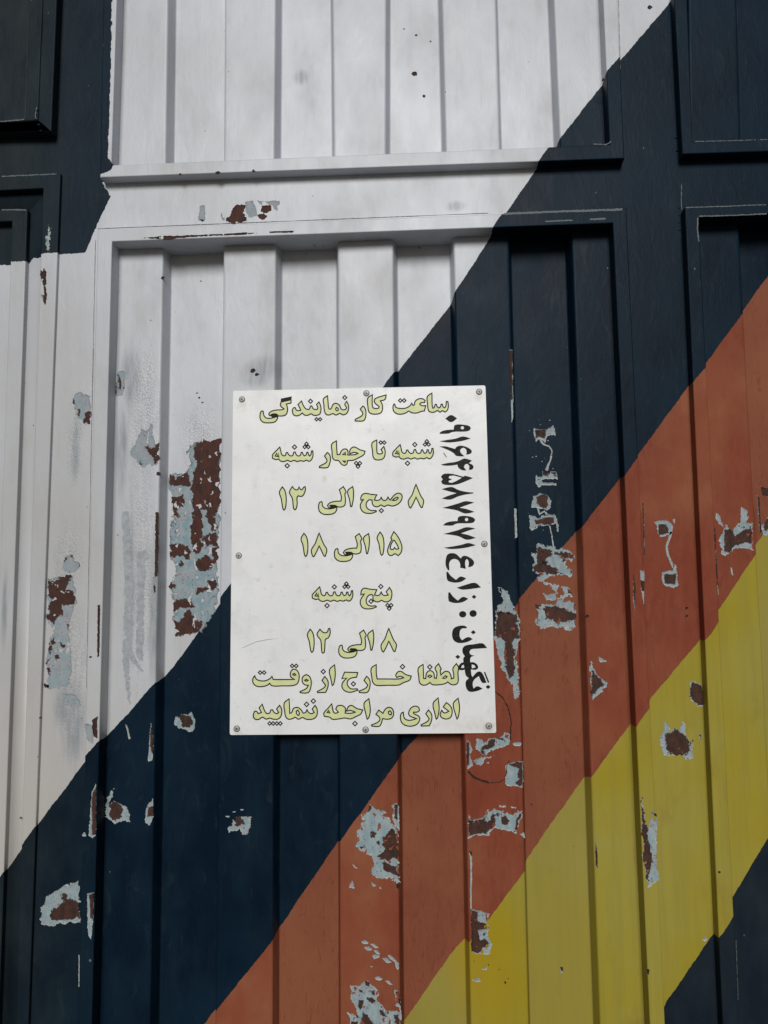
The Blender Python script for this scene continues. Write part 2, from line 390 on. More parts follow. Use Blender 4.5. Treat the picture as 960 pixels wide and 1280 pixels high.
# corrugated sheets
P_ribs = ribs_px([(((143, 320), (113, 1270)), ((204, 320), (188, 1270))),
                  (((279, 320), (269, 1270)), ((345, 320), (341, 1270))),
                  (((422, 320), (425, 1270)), ((492, 320), (500.5, 1270))),
                  (((567, 320), (588, 1270)), ((637, 320), (661, 1270))),
                  (((715, 320), (749.5, 1270)), ((772, 320), (812, 1270)))])
pan_P = panel(gate, P_ribs, ZB - .01, at(450, 282, D_RIB).z + .004, Line((130, 302), (105, 1270), D_RIB), Line((775, 280), (822, 1272), D_RIB))
Q_ribs = ribs_px([(((146, 0), (142, 190)), ((210.5, 0), (208, 190))),
                  (((281, 0), (280, 190)), ((345, 0), (343.5, 190))),
                  (((415, 0), (417, 190)), ((483, 0), (482.5, 190))),
                  (((552, 0), (557, 190)), ((620, 0), (625.5, 190))),
                  (((692, 0), (700, 185)), ((760, 0), (768, 185)))])
pan_Q = panel(gate, Q_ribs, at(450, 203, D_RIB).z, ZT + .01, Line((138, 0), (133, 205), D_RIB), Line((764, 0), (772, 200), D_RIB))
def run(first_l, first_r, n, step):
    return [((lambda z, k=k: first_l(z) + step*k), (lambda z, k=k: first_r(z) + step*k)) for k in range(n)]
sl, sr = Line((870, 400), (914, 1180), D_RIB), Line((930, 400), (972, 1180), D_RIB)
pan_S = panel(gate, run(sl.x, sr.x, 7, PERIOD), ZB - .01, at(900, 262, D_RIB).z, Line((865, 300), (908, 1180), D_RIB), XR + .01)
rl, rr = Line((860, 0), (862, 170), D_RIB), Line((921, 0), (926, 170), D_RIB)
pan_R = panel(gate, run(rl.x, rr.x, 7, PERIOD), at(900, 184, D_RIB).z, ZT + .01, Line((852, 0), (858, 180), D_RIB), XR + .01)
t_l, t_r = Line((-26, 0), (-33, 165), D_RIB), Line((40, 0), (33, 165), D_RIB)
pan_T = panel(gate, list(reversed(run(t_l.x, t_r.x, 6, -PERIOD))), at(20, 158, D_RIB).z, ZT + .01, XL + .02, Line((44, 0), (37, 165), D_RIB))

# ---- pedestrian door: flat leaf, trim and sheet
cL, cT = Ci[2], Ci[1]
g = .0022
z_top = cross(cL, cT)[1] - g
leaf_o = [(XL + .002, .13), (cL.x(.13) - g, .13), (cL.x(z_top) - g, z_top), (XL + .002, z_top)]
leaf_i = mid([cross(Ao[0], Ao[3]), cross(Ao[2], Ao[3]), cross(Ao[2], Ao[1]), cross(Ao[0], Ao[1])], [cross(Ai[0], Ai[3]), cross(Ai[2], Ai[3]), cross(Ai[2], Ai[1]), cross(Ai[0], Ai[1])])
for k in range(4):
    j = (k+1) % 4
    prism('leaf_rail' if k in (0, 2) else 'leaf_stile', [leaf_o[k], leaf_o[j], leaf_i[j], leaf_i[k]], D_BACK, DL, door, bevel=0)
trim(Ao, Ai, DA, door, d0=D_BACK - .002)
a_r = Line((20, 300), (-5, 973), D_RIB)
pan_A = panel(door, [((lambda z, k=k: a_r.x(z) - .072 - PERIOD*k), (lambda z, k=k: a_r.x(z) - PERIOD*k)) for k in range(5, -1, -1)], ZB - .01, at(5, 268, D_RIB).z, XL + .06, Line((24, 300), (0, 973), D_RIB))

# ------------------------------------------------------------------ chipped paint: real patches lying on the steel
def pip(pts, x, y):
    c = False; n = len(pts); j = n-1
    for i in range(n):
        xi, yi = pts[i]; xj, yj = pts[j]
        if (yi > y) != (yj > y) and x < (xj - xi)*(y - yi)/(yj - yi) + xi: c = not c
        j = i
    return c
def sdist(pts, x, y):
    best = 1e9; n = len(pts)
    for i in range(n):
        ax, ay = pts[i-1]; bx, by = pts[i]
        dx, dy = bx-ax, by-ay; L = dx*dx + dy*dy or 1e-9
        t = max(0., min(1., ((x-ax)*dx + (y-ay)*dy)/L))
        e = (ax + t*dx - x)**2 + (ay + t*dy - y)**2
        if e < best: best = e
    best = math.sqrt(best)
    return best if pip(pts, x, y) else -best
def chip(T, outer, rusts, d, parent, mat=CH_BLUE, amp=1.0, name='paint_chip', step=.7):
    ox, oy, sc = T
    O = [(ox + x/sc, oy + y/sc) for x, y in outer]
    RS = [[(ox + x/sc, oy + y/sc) for x, y in r] for r in rusts]
    x0, x1 = min(p[0] for p in O) - 1.5, max(p[0] for p in O) + 1.5
    y0, y1 = min(p[1] for p in O) - 1.5, max(p[1] for p in O) + 1.5
    nx, ny = int((x1-x0)/step) + 2, int((y1-y0)/step) + 2
    def val(i, j):
        x, y = x0 + i*step, y0 + j*step; X_, Y_ = x, y
        k = min(1., min(x1-x0, y1-y0)/26)*amp
        x = X_ + k*(noise.noise(Vector((X_*.13, Y_*.13, 21.)))*3.2 + noise.noise(Vector((X_*.4, Y_*.4, 4.)))*1.5)
        y = Y_ + k*(noise.noise(Vector((X_*.13, Y_*.13, 57.)))*3.2 + noise.noise(Vector((X_*.4, Y_*.4, 81.)))*1.5)
        nn = noise.noise(Vector((x*.55, y*.42, 1.3)))*1.2*amp + noise.noise(Vector((x*1.15, y*.95, 5.3)))*.9*min(1, amp*1.3) + (noise.noise(Vector((x*.2, y*.2, 3.9)))*1.6*amp if len(outer) > 9 else 0)
        f = sdist(O, x, y) + nn
        # flecks of enamel left inside the chip
        if f > .5 and len(O) > 9:
            isl = noise.noise(Vector((x*.17, y*.11, 9.1))) + .45*noise.noise(Vector((x*.5, y*.4, 2.2)))
            if isl > .36: f = min(f, (.46 - isl)*9)
        c = max([sdist(r, x + k*noise.noise(Vector((X_*.3, Y_*.3, 33.)))*1.6, y + k*noise.noise(Vector((X_*.3, Y_*.3, 11.)))*1.6) for r in RS] or [-9.])
        return f, c
    G = [[val(i, j) for i in range(nx)] for j in range(ny)]
    vs, fs, core, edge, idx = [], [], [], [], {}
    def vert(key, x, y, c, e):
        if key not in idx:
            idx[key] = len(vs); P = at(x, y, d)
            if d < 0:
                q = dent(P.x, P.z); P.y -= q
            P.y -= .00035
            vs.append(P); core.append(c); edge.append(e)
        return idx[key]
    for j in range(ny-1):
        for i in range(nx-1):
            cs = [(i, j), (i+1, j), (i+1, j+1), (i, j+1)]
            if all(G[b][a][0] <= 0 for a, b in cs): continue
            poly = []
            for k in range(4):
                a, b = cs[k], cs[(k+1) % 4]
                fa, ca = G[a[1]][a[0]]; fb, cb = G[b[1]][b[0]]
                if fa > 0: poly.append(vert(a, x0 + a[0]*step, y0 + a[1]*step, ca, fa))
                if (fa > 0) != (fb > 0):
                    t = fa/(fa - fb); key = (min(a, b), max(a, b))
                    poly.append(vert(key, x0 + (a[0] + (b[0]-a[0])*t)*step, y0 + (a[1] + (b[1]-a[1])*t)*step, ca + (cb-ca)*t, 0.))
            if len(poly) > 2: fs.append(list(reversed(poly)))
    if not fs: return None
    me = bpy.data.meshes.new(name); me.from_pydata([tuple(v) for v in vs], [], fs)
    for nm, dat in (('core', core), ('edge', edge)):
        at_ = me.attributes.new(nm, 'FLOAT', 'POINT'); at_.data.foreach_set('value', dat)
    me.polygons.foreach_set('use_smooth', [True]*len(fs)); me.update()
    return link(name, me, mat, parent)
def stroke_poly(pts, w):
    L, Rr = [], []
    for i, (x, y) in enumerate(pts):
        a = pts[max(0, i-1)]; b = pts[min(len(pts)-1, i+1)]
        dx, dy = b[0]-a[0], b[1]-a[1]; l = math.hypot(dx, dy) or 1
        ww = w[i] if isinstance(w, (list, tuple)) else w
        L.append((x - dy/l*ww/2, y + dx/l*ww/2)); Rr.append((x + dy/l*ww/2, y - dx/l*ww/2))
    return L + Rr[::-1]

I = (0, 0, 1)
fT = D_TRIM
T7 = (200, 530, 4.567)
chip(T7, [(180,120),(200,105),(345,85),(345,300),(340,560),(335,700),(325,830),(335,950),(315,1060),(270,1140),(240,1190),(100,1205),(80,1130),(75,1000),(50,920),(100,850),(60,740),(50,700),(60,600),(75,480),(70,420),(45,340),(55,290),(150,280),(185,220),(150,160)],
     [[(205,110),(345,90),(335,200),(340,450),(320,520),(290,520),(270,480),(230,480),(235,560),(235,720),(210,740),(195,700),(180,640),(195,470),(185,380),(200,280),(215,230),(200,150)],
      [(55,290),(80,320),(160,280),(165,350),(130,350),(90,345),(70,350)], [(70,420),(130,410),(130,470),(85,480),(110,530),(80,520)], [(50,690),(110,690),(160,700),(165,770),(120,755),(60,750)],
      [(250,640),(320,620),(325,690),(260,690)], [(205,790),(270,755),(300,790),(270,840),(215,825)], [(280,900),(310,890),(320,930),(220,965),(215,940),(270,935)],
      [(140,1100),(165,1060),(190,1120),(235,1130),(220,1185),(150,1195),(100,1200),(80,1120),(110,1140)], [(80,1010),(130,1010),(180,1000),(190,1035),(100,1050),(80,1060)], [(50,895),(80,930),(60,945)],
      [(300,715),(335,705),(325,795),(305,795)], [(270,520),(300,520),(325,600),(300,600)], [(105,790),(130,790),(115,815)]], D_FLAT, pan_P, CH_RED)
TC = (50, 660, 5.333)
chip(TC, [(165,195),(210,180),(225,215),(270,240),(260,265),(230,290),(160,300),(150,260)], [[(163,195),(178,200),(175,225),(165,225)],[(200,180),(212,185),(212,200)],[(255,235),(272,240),(265,260)]], 0, gate, CH_GREY)
chip(TC, [(55,340),(205,305),(245,430),(245,500),(200,600),(190,700),(210,820),(200,1060),(60,1070),(50,950),(45,850),(70,740),(100,650),(55,640)],
     [[(60,350),(90,360),(150,320),(205,310),(195,370),(160,410),(235,430),(240,470),(210,520),(150,505),(140,590),(85,640),(55,610),(55,560),(75,490),(55,440),(60,400)],
      [(42,800),(62,765),(82,800),(70,840)],[(100,848),(132,846),(132,872),(108,878)],[(40,890),(62,872),(45,912)],[(75,740),(95,725),(85,760),(100,770),(80,775)],[(130,760),(165,790),(155,805)],[(185,640),(198,650),(190,670)],[(50,930),(68,930),(66,980),(56,975)]], 0, gate, CH_GREY)
chip(TC, [(160,1110),(240,1105),(275,1180),(240,1195),(160,1170)], [[(168,1180),(180,1180),(178,1200)]], 0, gate, CH_GREY)
chip(TC, [(22,1035),(62,1045),(58,1068),(35,1062)], [[(22,1035),(62,1045),(58,1068),(35,1062)]], 0, gate, CH_DARK)
T3 = (0, 300, 3)
chip(T3, [(270,590),(300,570),(335,590),(342,640),(344,690),(312,690),(288,655)], [[(320,648),(340,648),(342,692),(310,686)],[(288,638),(302,640),(302,662)],[(268,592),(282,600),(278,616)]], 0, gate, CH_GREY)
T8 = (130, 420, 5.81)
chip(T8, [(105,260),(150,250),(150,380),(130,430),(85,430),(80,380)], [[(100,285),(120,300),(120,392),(103,390)],[(76,355),(90,360),(87,432),(74,420)],[(140,365),(152,365),(148,385)]], D_RIB, pan_P, CH_GREY)
chip(T8, [(345,640),(360,740),(370,780),(395,765),(392,940),(330,930),(290,955),(250,930),(200,870),(200,820),(240,760),(280,660),(300,690),(320,690)], [[(382,765),(398,770),(394,945),(360,910),(325,850),(300,815),(362,812)],[(260,915),(285,925),(275,940)]], D_RIB, pan_P, CH_GREY)
T4 = (0, 640, 3)
chip(T4, [(455,0),(482,0),(500,300),(495,520),(540,600),(520,590),(485,545),(490,730),(480,700),(460,540),(470,300)], [], D_RIB, pan_P, SCRAPE, .5, 'scrape')
chip(T4, [(515,150),(550,140),(562,172),(545,180),(535,560),(512,540)], [], D_RIB, pan_P, SCRAPE, .8, 'scrape')
chip(T4, [(583,0),(596,0),(592,240),(580,245)], [[(583,0),(596,0),(592,240),(580,245)]], D_RIB, pan_P, CH_DARK, .6, 'rust_streak')
chip(T4, [(574,245),(586,240),(584,300),(576,305)], [[(575,270),(586,280),(580,305)]], D_RIB, pan_P, CH_GREY, .5)
T6 = (120, 180, 3.69)
chip(T6, [(605,355),(640,282),(682,282),(692,350),(670,364),(615,364)], [[(603,358),(640,282),(684,282),(694,350),(670,366),(620,366)]], 0, gate, CH_RED)
chip(T6, [(762,290),(800,280),(814,305),(790,320),(765,312)], [[(760,290),(800,280),(814,305),(790,322),(765,312)]], 0, gate, CH_RED)
chip(T6, [(742,330),(770,320),(792,335),(765,350)], [[(742,330),(770,320),(792,335),(765,350)]], 0, gate, CH_RED)
for q in ([(684,270),(722,258),(742,330),(705,340),(690,300)], [(478,285),(502,283),(505,350),(475,350)], [(572,310),(585,330),(602,352),(582,348)], [(780,260),(852,265),(835,305),(815,290)], [(745,262),(770,262),(765,285)]):
    chip(T6, q, [], 0, gate, CH_GREY, 1.1, 'thin_paint')
chip(T6, [(476,345),(500,352),(490,360)], [[(476,345),(500,352),(490,360)]], 0, gate, CH_DARK, .3)
T5 = (120, 270, 3.69)
chip(T5, [(200,101),(270,98),(290,94),(350,92),(540,85),(680,77),(742,79),(680,87),(540,91),(375,101),(335,114),(285,106)], [[(200,98),(350,90),(680,75),(745,79),(680,90),(375,104),(335,117),(280,108)]], fT, gate, CH_DARK, .3, 'rust_streak')
chip(T5, [(800,72),(912,68),(908,76),(800,78)], [[(800,70),(914,66),(908,78),(800,79)]], fT, gate, CH_DARK, .3, 'rust_streak')
T2 = (0, 190, 6)
chip(T2, [(300,870),(318,900),(332,870),(348,900),(350,1100),(342,1148),(325,1125),(308,1070),(330,1070),(330,1010),(305,960)], [[(300,870),(318,900),(332,870),(348,900),(350,1100),(342,1148),(325,1125),(330,1010),(305,960)]], DC, gate, CH_DARK, .6, 'rust_streak')
chip(T2, [(366,545),(378,575),(370,740),(350,745),(348,690),(358,640)], [], DC, gate, CH_BLUE, 1.4)
chip(T2, [(340,640),(352,620),(350,680)], [], DC, gate, CH_BLUE, .5)
chip(T4, [(655,770),(720,748),(732,790),(722,828),(690,812),(658,802)], [[(670,765),(715,763),(722,800),(690,806)]], D_FLAT, pan_P)
chip(T4, [(565,790),(576,850),(572,930),(555,936),(560,860)], [[(566,800),(577,850),(573,910),(562,880)]], D_RIB, pan_P, CH_BLUE, .5)
chip(T4, [(470,795),(478,800),(490,850),(484,852)], [], D_RIB, pan_P, CH_BLUE, .3, 'scratch')
chip(T4, [(345,780),(366,765),(366,850),(350,842)], [[(345,780),(366,765),(366,850),(350,842)]], fT, gate, CH_DARK, .6)
chip(T4, [(318,790),(345,800),(350,870),(325,852)], [], fT, gate, CH_GREY, .8)
chip(T4, [(366,350),(376,348),(373,540),(365,545)], [[(366,350),(376,348),(373,540),(365,545)]], fT, gate, CH_DARK, .5, 'rust_streak')
T5b = (0, 960, 3)
chip(T5b, [(430,78),(412,130),(450,128),(482,150),(486,198),(430,206),(400,192),(393,150),(408,100)], [[(410,135),(450,130),(457,180),(430,197),(410,182)]], D_RIB, pan_P)
chip(T5b, [(548,150),(572,115),(576,180),(562,218),(543,202)], [[(555,148),(576,148),(576,182),(553,182)]], D_RIB, pan_P, CH_BLUE, .6)
chip(T5b, [(870,195),(900,180),(942,185),(938,247),(915,247),(900,232),(860,242),(853,220),(872,215)], [[(873,188),(905,183),(917,210),(885,217)]], D_RIB, pan_P)
for q in ([(842,180),(862,178),(860,186)], [(868,163),(885,162),(880,167)], [(897,156),(915,153),(912,160)]): chip(T5b, q, [], D_RIB, pan_P, CH_BLUE, .4)
chip(T5b, [(150,540),(180,480),(230,450),(297,422),(300,580),(215,582),(205,594),(158,587)], [[(225,510),(260,488),(300,510),(298,562),(240,572),(188,562),(193,540)],[(232,465),(252,480),(247,502),(230,490)]], 0, gate)
chip(T5b, [(345,90),(360,58),(360,250),(347,264),(333,252)], [[(346,95),(360,70),(360,250),(345,250)]], fT, gate, CH_BLUE, .5)
chip(T5b, [(327,470),(352,465),(350,560),(342,642),(330,622)], [[(336,475),(353,470),(350,570),(340,560)]], fT, gate, CH_BLUE, .5)
chip(T5b, [(0,60),(18,30),(22,130),(8,150),(0,140)], [], 0, gate, CH_GREY, .6)
chip(T5b, [(295,700),(299,700),(298,820),(295,820)], [], fT, gate, CH_BLUE, .3, 'scratch')
chip(T5b, [(308,250),(318,240),(325,255),(312,257)], [], fT, gate, CH_BLUE, .3)
TA = (430, 960, 8)
chip(TA, [(260,370),(300,380),(330,430),(400,412),(422,440),(380,480),(430,490),(500,560),(545,650),(552,1150),(520,1130),(430,1110),(330,1110),(285,1030),(290,880),(215,855),(122,780),(140,720),(130,620),(190,610),(150,545),(200,540),(165,465),(240,430)],
     [[(450,640),(480,612),(545,670),(555,900),(440,920),(340,890),(410,820),(388,740),(388,680)],[(375,950),(480,980),(545,990),(550,1085),(500,1065),(440,1030),(400,1010)],[(248,378),(282,378),(282,422),(252,422)],[(243,660),(290,638),(312,670),(280,694)],[(330,740),(365,735),(360,775),(335,770)],[(160,780),(200,775),(190,800)]], D_RIB, pan_P, CH_BLUE, 1.1)
chip(TA, [(470,380),(515,342),(548,380),(554,620),(510,570),(485,500),(495,420)], [[(503,365),(534,365),(532,515),(508,500)]], D_RIB, pan_P, CH_BLUE, .6)
for q in ([(82,958),(95,960),(134,1002),(120,1008)], [(80,1128),(90,1130),(108,1202),(46,1196)], [(275,1138),(327,1175),(290,1188)], [(348,1182),(388,1210),(360,1208)]): chip(TA, q, [], D_RIB, pan_P, CH_BLUE, .5)
chip(TA, [(528,1150),(555,1170),(545,1215),(525,1205)], [[(528,1150),(555,1170),(545,1215),(525,1205)]], D_RIB, pan_P, CH_DARK, .5)
TB = (570, 905, 8)
chip(TB, [(195,155),(265,150),(275,190),(340,150),(450,125),(480,90),(545,110),(515,160),(535,210),(330,260),(310,300),(270,312),(240,280),(205,230)], [[(350,160),(392,150),(382,210),(330,240),(272,260),(302,302),(270,307),(243,275),(258,230),(300,215)],[(398,140),(470,132),(482,178),(440,152)],[(500,110),(515,112),(508,128)]], D_RIB, pan_P, CH_BLUE, .8)
chip(TB, [(175,360),(250,330),(380,318),(280,352),(280,402),(210,402)], [], D_RIB, pan_P)
chip(TB, [(104,135),(140,190),(167,250),(135,300),(172,412),(115,448),(107,300)], [[(106,135),(132,200),(132,260),(127,405),(110,410)]], D_RIB, pan_P, CH_BLUE, .6)
chip(TB, [(498,410),(580,373),(667,375),(667,632),(560,617),(493,612)], [[(540,405),(600,380),(660,385),(660,622),(620,617),(595,580),(635,550),(612,500),(630,440)]], D_RIB, pan_P, CH_BLUE, .5)
chip(TB, [(118,880),(150,960),(270,930),(325,828),(337,880),(380,840),(500,890),(560,900),(662,855),(655,950),(600,1090),(500,1050),(390,1040),(300,1108),(200,1100),(122,1138)], [[(125,945),(170,985),(280,950),(290,930),(300,990),(380,905),(408,910),(385,1000),(380,1025),(300,1088),(200,1085),(128,1112)],[(458,930),(490,905),(538,960),(500,1015),(462,990)],[(638,890),(657,880),(612,1062),(592,1040),(605,950)],[(405,890),(430,888),(428,918),(408,915)]], D_RIB, pan_P, CH_BLUE, .8)
for q in ([(560,190),(600,178),(650,182),(645,215),(580,218)], [(430,812),(500,810),(495,832),(435,830)], [(540,818),(612,836),(560,840)], [(630,1100),(682,1078),(684,1142),(655,1110)], [(300,385),(330,375),(325,395)]): chip(TB, q, [], D_RIB, pan_P, CH_BLUE, .5)
TZ = (640, 520, 9.14)
chip(TZ, [(255,142),(300,155),(390,145),(400,155),(470,117),(492,150),(492,222),(400,228),(385,302),(330,262),(275,293),(255,240),(246,200)], [[(262,165),(387,155),(392,200),(372,245),(300,245),(270,270)]], D_FLAT, pan_P, CH_BLUE, .5)
chip(TZ, stroke_poly([(320,262),(345,305),(375,330),(425,350),(452,390),(455,430),(448,475),(430,530),(410,570),(390,620)], [20,26,20,17,16,15,16,20,26,34]), [], D_FLAT, pan_P, CH_BLUE, .25)
chip(TZ, [(345,608),(370,640),(500,628),(517,727),(450,722),(345,722),(330,742),(350,762),(505,760),(503,792),(340,792),(305,810),(270,762),(272,668),(290,690),(348,695)], [[(358,640),(432,635),(415,692),(360,682)],[(440,650),(495,640),(498,690),(470,660)]], D_FLAT, pan_P, CH_BLUE, .4)
chip(TZ, [(240,910),(310,883),(400,903),(455,980),(442,1032),(395,1083),(340,1052),(223,1047)], [[(283,920),(370,898),(407,920),(412,1000),(382,1062),(330,1030),(278,990)]], D_FLAT, pan_P, CH_BLUE, .5)
chip(TZ, stroke_poly([(300,1060),(310,1120),(370,1090),(400,1125)], 22), [], D_FLAT, pan_P, CH_BLUE, .4)
chip(I, [(659.7,641),(662,645),(671,646),(692,642),(696,649),(698,664),(696,664),(694,655),(688,656),(675,658),(665,663.5),(661,659),(663,653)], [[(669,649.5),(692,646.5),(693,652.5),(688,655.5),(670,655)]], D_FLAT, pan_P, CH_BLUE, .6)
for x, y, r in ((431,48,9),(322,98,7),(305,42,4),(200,168,7),(413,282,9),(235,470,9),(275,462,10),(372,480,5),(340,520,9),(468,602,7)):
    chip(TZ, [(x-r,y),(x,y-r*.7),(x+r,y),(x,y+r*.8)], [], D_FLAT, pan_P, CH_BLUE, .2, 'paint_fleck')
TD = (640, 650, 8.53)
chip(TD, stroke_poly([(400,60),(412,110),(425,170),(440,280),(445,370)], 13), [], D_FLAT, pan_P, CH_BLUE, .2, 'scratch')
chip(TD, [(270,258),(330,258),(440,288),(520,308),(610,328),(652,350),(657,400),(640,442),(590,420),(570,470),(652,560),(642,602),(520,592),(400,590),(350,640),(400,680),(480,670),(502,720),(480,802),(430,700),(330,670),(283,667),(278,620),(330,570),(213,552),(208,480),(240,440),(213,390),(213,350),(265,350)],
     [[(272,285),(430,330),(440,370),(375,400),(365,470),(480,535),(535,575),(400,568),(220,545),(213,490),(280,470),(272,380)],[(450,335),(560,350),(645,370),(645,432),(590,402),(460,372)],[(530,400),(565,430),(540,450)],[(610,545),(645,550),(640,575),(620,575)]], D_FLAT, pan_P, CH_BLUE, 1.0)
chip(TD, [(345,785),(430,790),(500,830),(530,780),(535,700),(622,738),(632,822),(560,802),(550,850),(682,878),(688,930),(684,1010),(690,1142),(620,1168),(500,1137),(300,1155),(238,1082),(290,1030),(248,910),(300,903),(470,900),(480,850),(350,852)],
     [[(342,942),(470,918),(600,968),(690,1012),(688,1062),(580,1082),(520,1092),(358,1048)],[(248,903),(302,908),(300,952),(262,952)],[(605,745),(632,760),(625,800),(605,790)],[(650,890),(685,900),(670,940)]], D_FLAT, pan_P, CH_BLUE, 1.1)
TQ = (600, 480, 2.667)
chip(TQ, [(62,680),(92,690),(110,740),(132,780),(132,850),(120,900),(126,960),(132,1040),(118,1048),(105,1000),(80,960),(58,900),(48,840),(48,770),(75,720)], [[(55,760),(120,768),(131,840),(110,862),(118,940),(100,988),(83,930),(83,862),(50,832)]], D_RIB, pan_P, CH_BLUE, .9)
chip(I, [(636.5,437),(640.5,437),(641.5,500),(641.5,522),(639.5,529),(638,480)], [[(636,438),(640.5,438),(640.5,500),(638.5,500)]], D_RIB, pan_P, CH_BLUE, .3)
chip(TQ, [(113,415),(121,415),(124,512),(117,514)], [], D_RIB, pan_P, CH_BLUE, .3)
chip(TQ, [(583,458),(620,452),(642,470),(643,497),(600,513),(588,480)], [[(593,468),(620,468),(628,496),(598,503)]], 0, gate, CH_BLUE, .5)
chip(TQ, stroke_poly([(638,492),(622,540),(626,570),(645,612)], 8), [], 0, gate, CH_BLUE, .2)
chip(TQ, [(607,627),(645,620),(646,603),(654,603),(660,672),(645,682),(608,667)], [[(615,635),(652,633),(650,667),(615,664)]], 0, gate, CH_BLUE, .5)
chip(TQ, [(641,452),(650,448),(648,468)], [], 0, gate, CH_BLUE, .3)
TR_ = (820, 600, 3.557)
chip(TR_, [(266,143),(282,160),(292,192),(340,222),(378,185),(383,118),(407,128),(403,190),(430,195),(426,240),(432,317),(390,302),(340,310),(315,338),(293,322),(283,260),(300,215),(268,180)], [[(303,225),(330,213),(350,250),(380,230),(422,208),(427,282),(370,280),(345,297),(320,327),(303,312)]], D_RIB, pan_S, CH_BLUE, .8)
chip(TR_, [(464,28),(510,40),(510,82),(475,67)], [[(464,28),(510,40),(510,82),(475,67)]], D_FLAT, pan_S, CH_DARK, .6)
chip(TR_, [(470,205),(510,150),(510,245),(475,243)], [[(480,190),(505,170),(500,215),(482,225)]], D_FLAT, pan_S)
chip(TR_, [(449,68),(460,78),(469,232),(460,234)], [[(451,68),(462,78),(469,232),(462,234)]], D_RIB, pan_S, CH_BLUE, .3)
chip(TR_, [(330,390),(336,388),(343,425),(335,422)], [], D_RIB, pan_S, CH_BLUE, .3)
chip(TR_, [(258,215),(263,215),(278,500),(276,520),(268,420)], [[(258,215),(265,215),(278,500),(268,420)]], fT, gate, CH_DARK, .3, 'rust_streak')
chip(TR_, [(153,893),(195,903),(211,950),(213,1007),(185,1008),(148,965)], [[(160,903),(195,908),(214,950),(214,1002),(185,1003),(153,962)]], 0, gate, CH_BLUE, .7)
chip(TR_, [(43,1068),(58,1110),(100,1107),(118,1072),(126,1072),(132,1130),(162,1180),(157,1242),(120,1230),(80,1222),(28,1227),(20,1150)], [[(48,1130),(95,1110),(132,1140),(152,1180),(142,1217),(110,1227),(50,1202),(40,1160)]], 0, gate, CH_BLUE, .9)
chip(TR_, [(188,1128),(198,1128),(203,1150),(194,1153)], [[(190,1132),(200,1132),(200,1150)]], 0, gate, CH_BLUE, .3)
TY = (600, 860, 2.667)
chip(TY, [(538,350),(550,430),(556,470),(575,408),(592,430),(587,560),(597,642),(560,668),(543,560),(538,420)], [[(538,355),(550,440),(572,560),(560,645),(546,580),(539,430)],[(575,418),(588,420),(584,440)]], fT, gate, CH_BLUE, .8)
chip(TY, [(384,500),(392,550),(393,602),(386,592)], [[(384,500),(392,550),(393,602),(386,592)]], D_RIB, pan_P, CH_DARK, .4, 'rust_streak')
chip(TY, [(264,930),(276,930),(278,944),(270,950)], [[(260,925),(280,925),(280,950)]], D_FLAT, pan_P, CH_DARK, .5)
chip(TY, [(555,935),(565,938),(563,955),(557,953)], [[(555,935),(565,938),(563,955),(557,953)]], fT, gate, CH_DARK, .3)
chip(TY, [(740,840),(752,828),(758,838),(748,846)], [], 0, gate, CH_BLUE, .5)
chip(TY, [(852,840),(855,840),(862,1040),(860,1040)], [], D_RIB, pan_S, SCRAPE2, .3, 'scratch')
chip(TQ, [(368,918),(385,960),(400,972),(427,1000),(400,1032),(375,1058),(368,1000)], [[(373,960),(405,983),(412,1005),(385,1024),(373,1042)]], D_RIB, pan_P, CH_BLUE, .9)
chip(TQ, [(393,908),(427,925),(400,928)], [], D_RIB, pan_P, CH_BLUE, .6)
chip(TQ, [(511,618),(519,680),(516,757),(510,720)], [[(511,618),(520,680),(517,757),(512,720)]], fT, gate, CH_BLUE, .3)
chip(TQ, [(533,620),(547,622),(548,660),(546,737),(538,690)], [[(536,655),(550,660),(549,690),(539,690)]], fT, gate, CH_BLUE, .4)
chip(TQ, [(541,395),(546,400),(550,570),(547,575)], [[(541,395),(545,400),(550,570),(546,575)]], fT, gate, CH_DARK, .2, 'rust_streak')
TE = (420, 1160, 9.6)
chip(TE, [(370,622),(430,670),(512,770),(512,812),(480,830),(560,930),(630,1060),(650,1230),(150,1230),(180,1090),(122,1008),(240,1045),(245,950),(167,850),(187,770),(165,688),(290,680)],
     [[(352,638),(402,660),(397,692),(358,682)],[(378,850),(420,832),(472,870),(430,905)],[(268,858),(322,870),(322,930),(290,972),(262,930)],[(305,1095),(330,1008),(400,1080),(460,1170),(440,1230),(300,1230)],[(185,1120),(262,1118),(262,1200),(180,1200)],[(528,990),(560,978),(612,1062),(550,1042)],[(422,755),(465,748),(472,792),(440,797)],[(280,738),(320,745),(335,780),(300,770)],[(240,1040),(285,1065),(255,1070)]], D_RIB, pan_P, CH_BLUE, .5)
chip(TE, [(700,738),(750,742),(778,900),(785,1230),(690,1200),(590,980),(720,990),(755,1020),(762,940),(720,922)], [[(718,758),(757,790),(777,920),(750,885)],[(698,1040),(752,1030),(765,1200),(700,1130)]], D_RIB, pan_P, CH_BLUE, .6)
for q in ([(300,155),(345,142),(395,170),(380,190),(325,188)], [(415,190),(450,180),(515,235),(470,238)], [(338,225),(390,215),(440,245),(420,270),(360,260)], [(450,265),(490,262),(535,312),(500,315)], [(430,330),(470,308),(528,330),(520,350),(460,372)], [(560,360),(600,352),(665,405),(625,420),(590,398)], [(620,325),(650,322),(710,375),(755,415),(755,480),(738,500),(712,450),(700,400),(640,365)], [(465,590),(510,575),(562,608),(520,632),(480,615)], [(588,628),(630,628),(685,678),(640,675)], [(412,452),(440,455),(432,472)]): chip(TE, q, [], D_RIB, pan_P, CH_BLUE, .35)
TF = (570, 1120, 9.6)
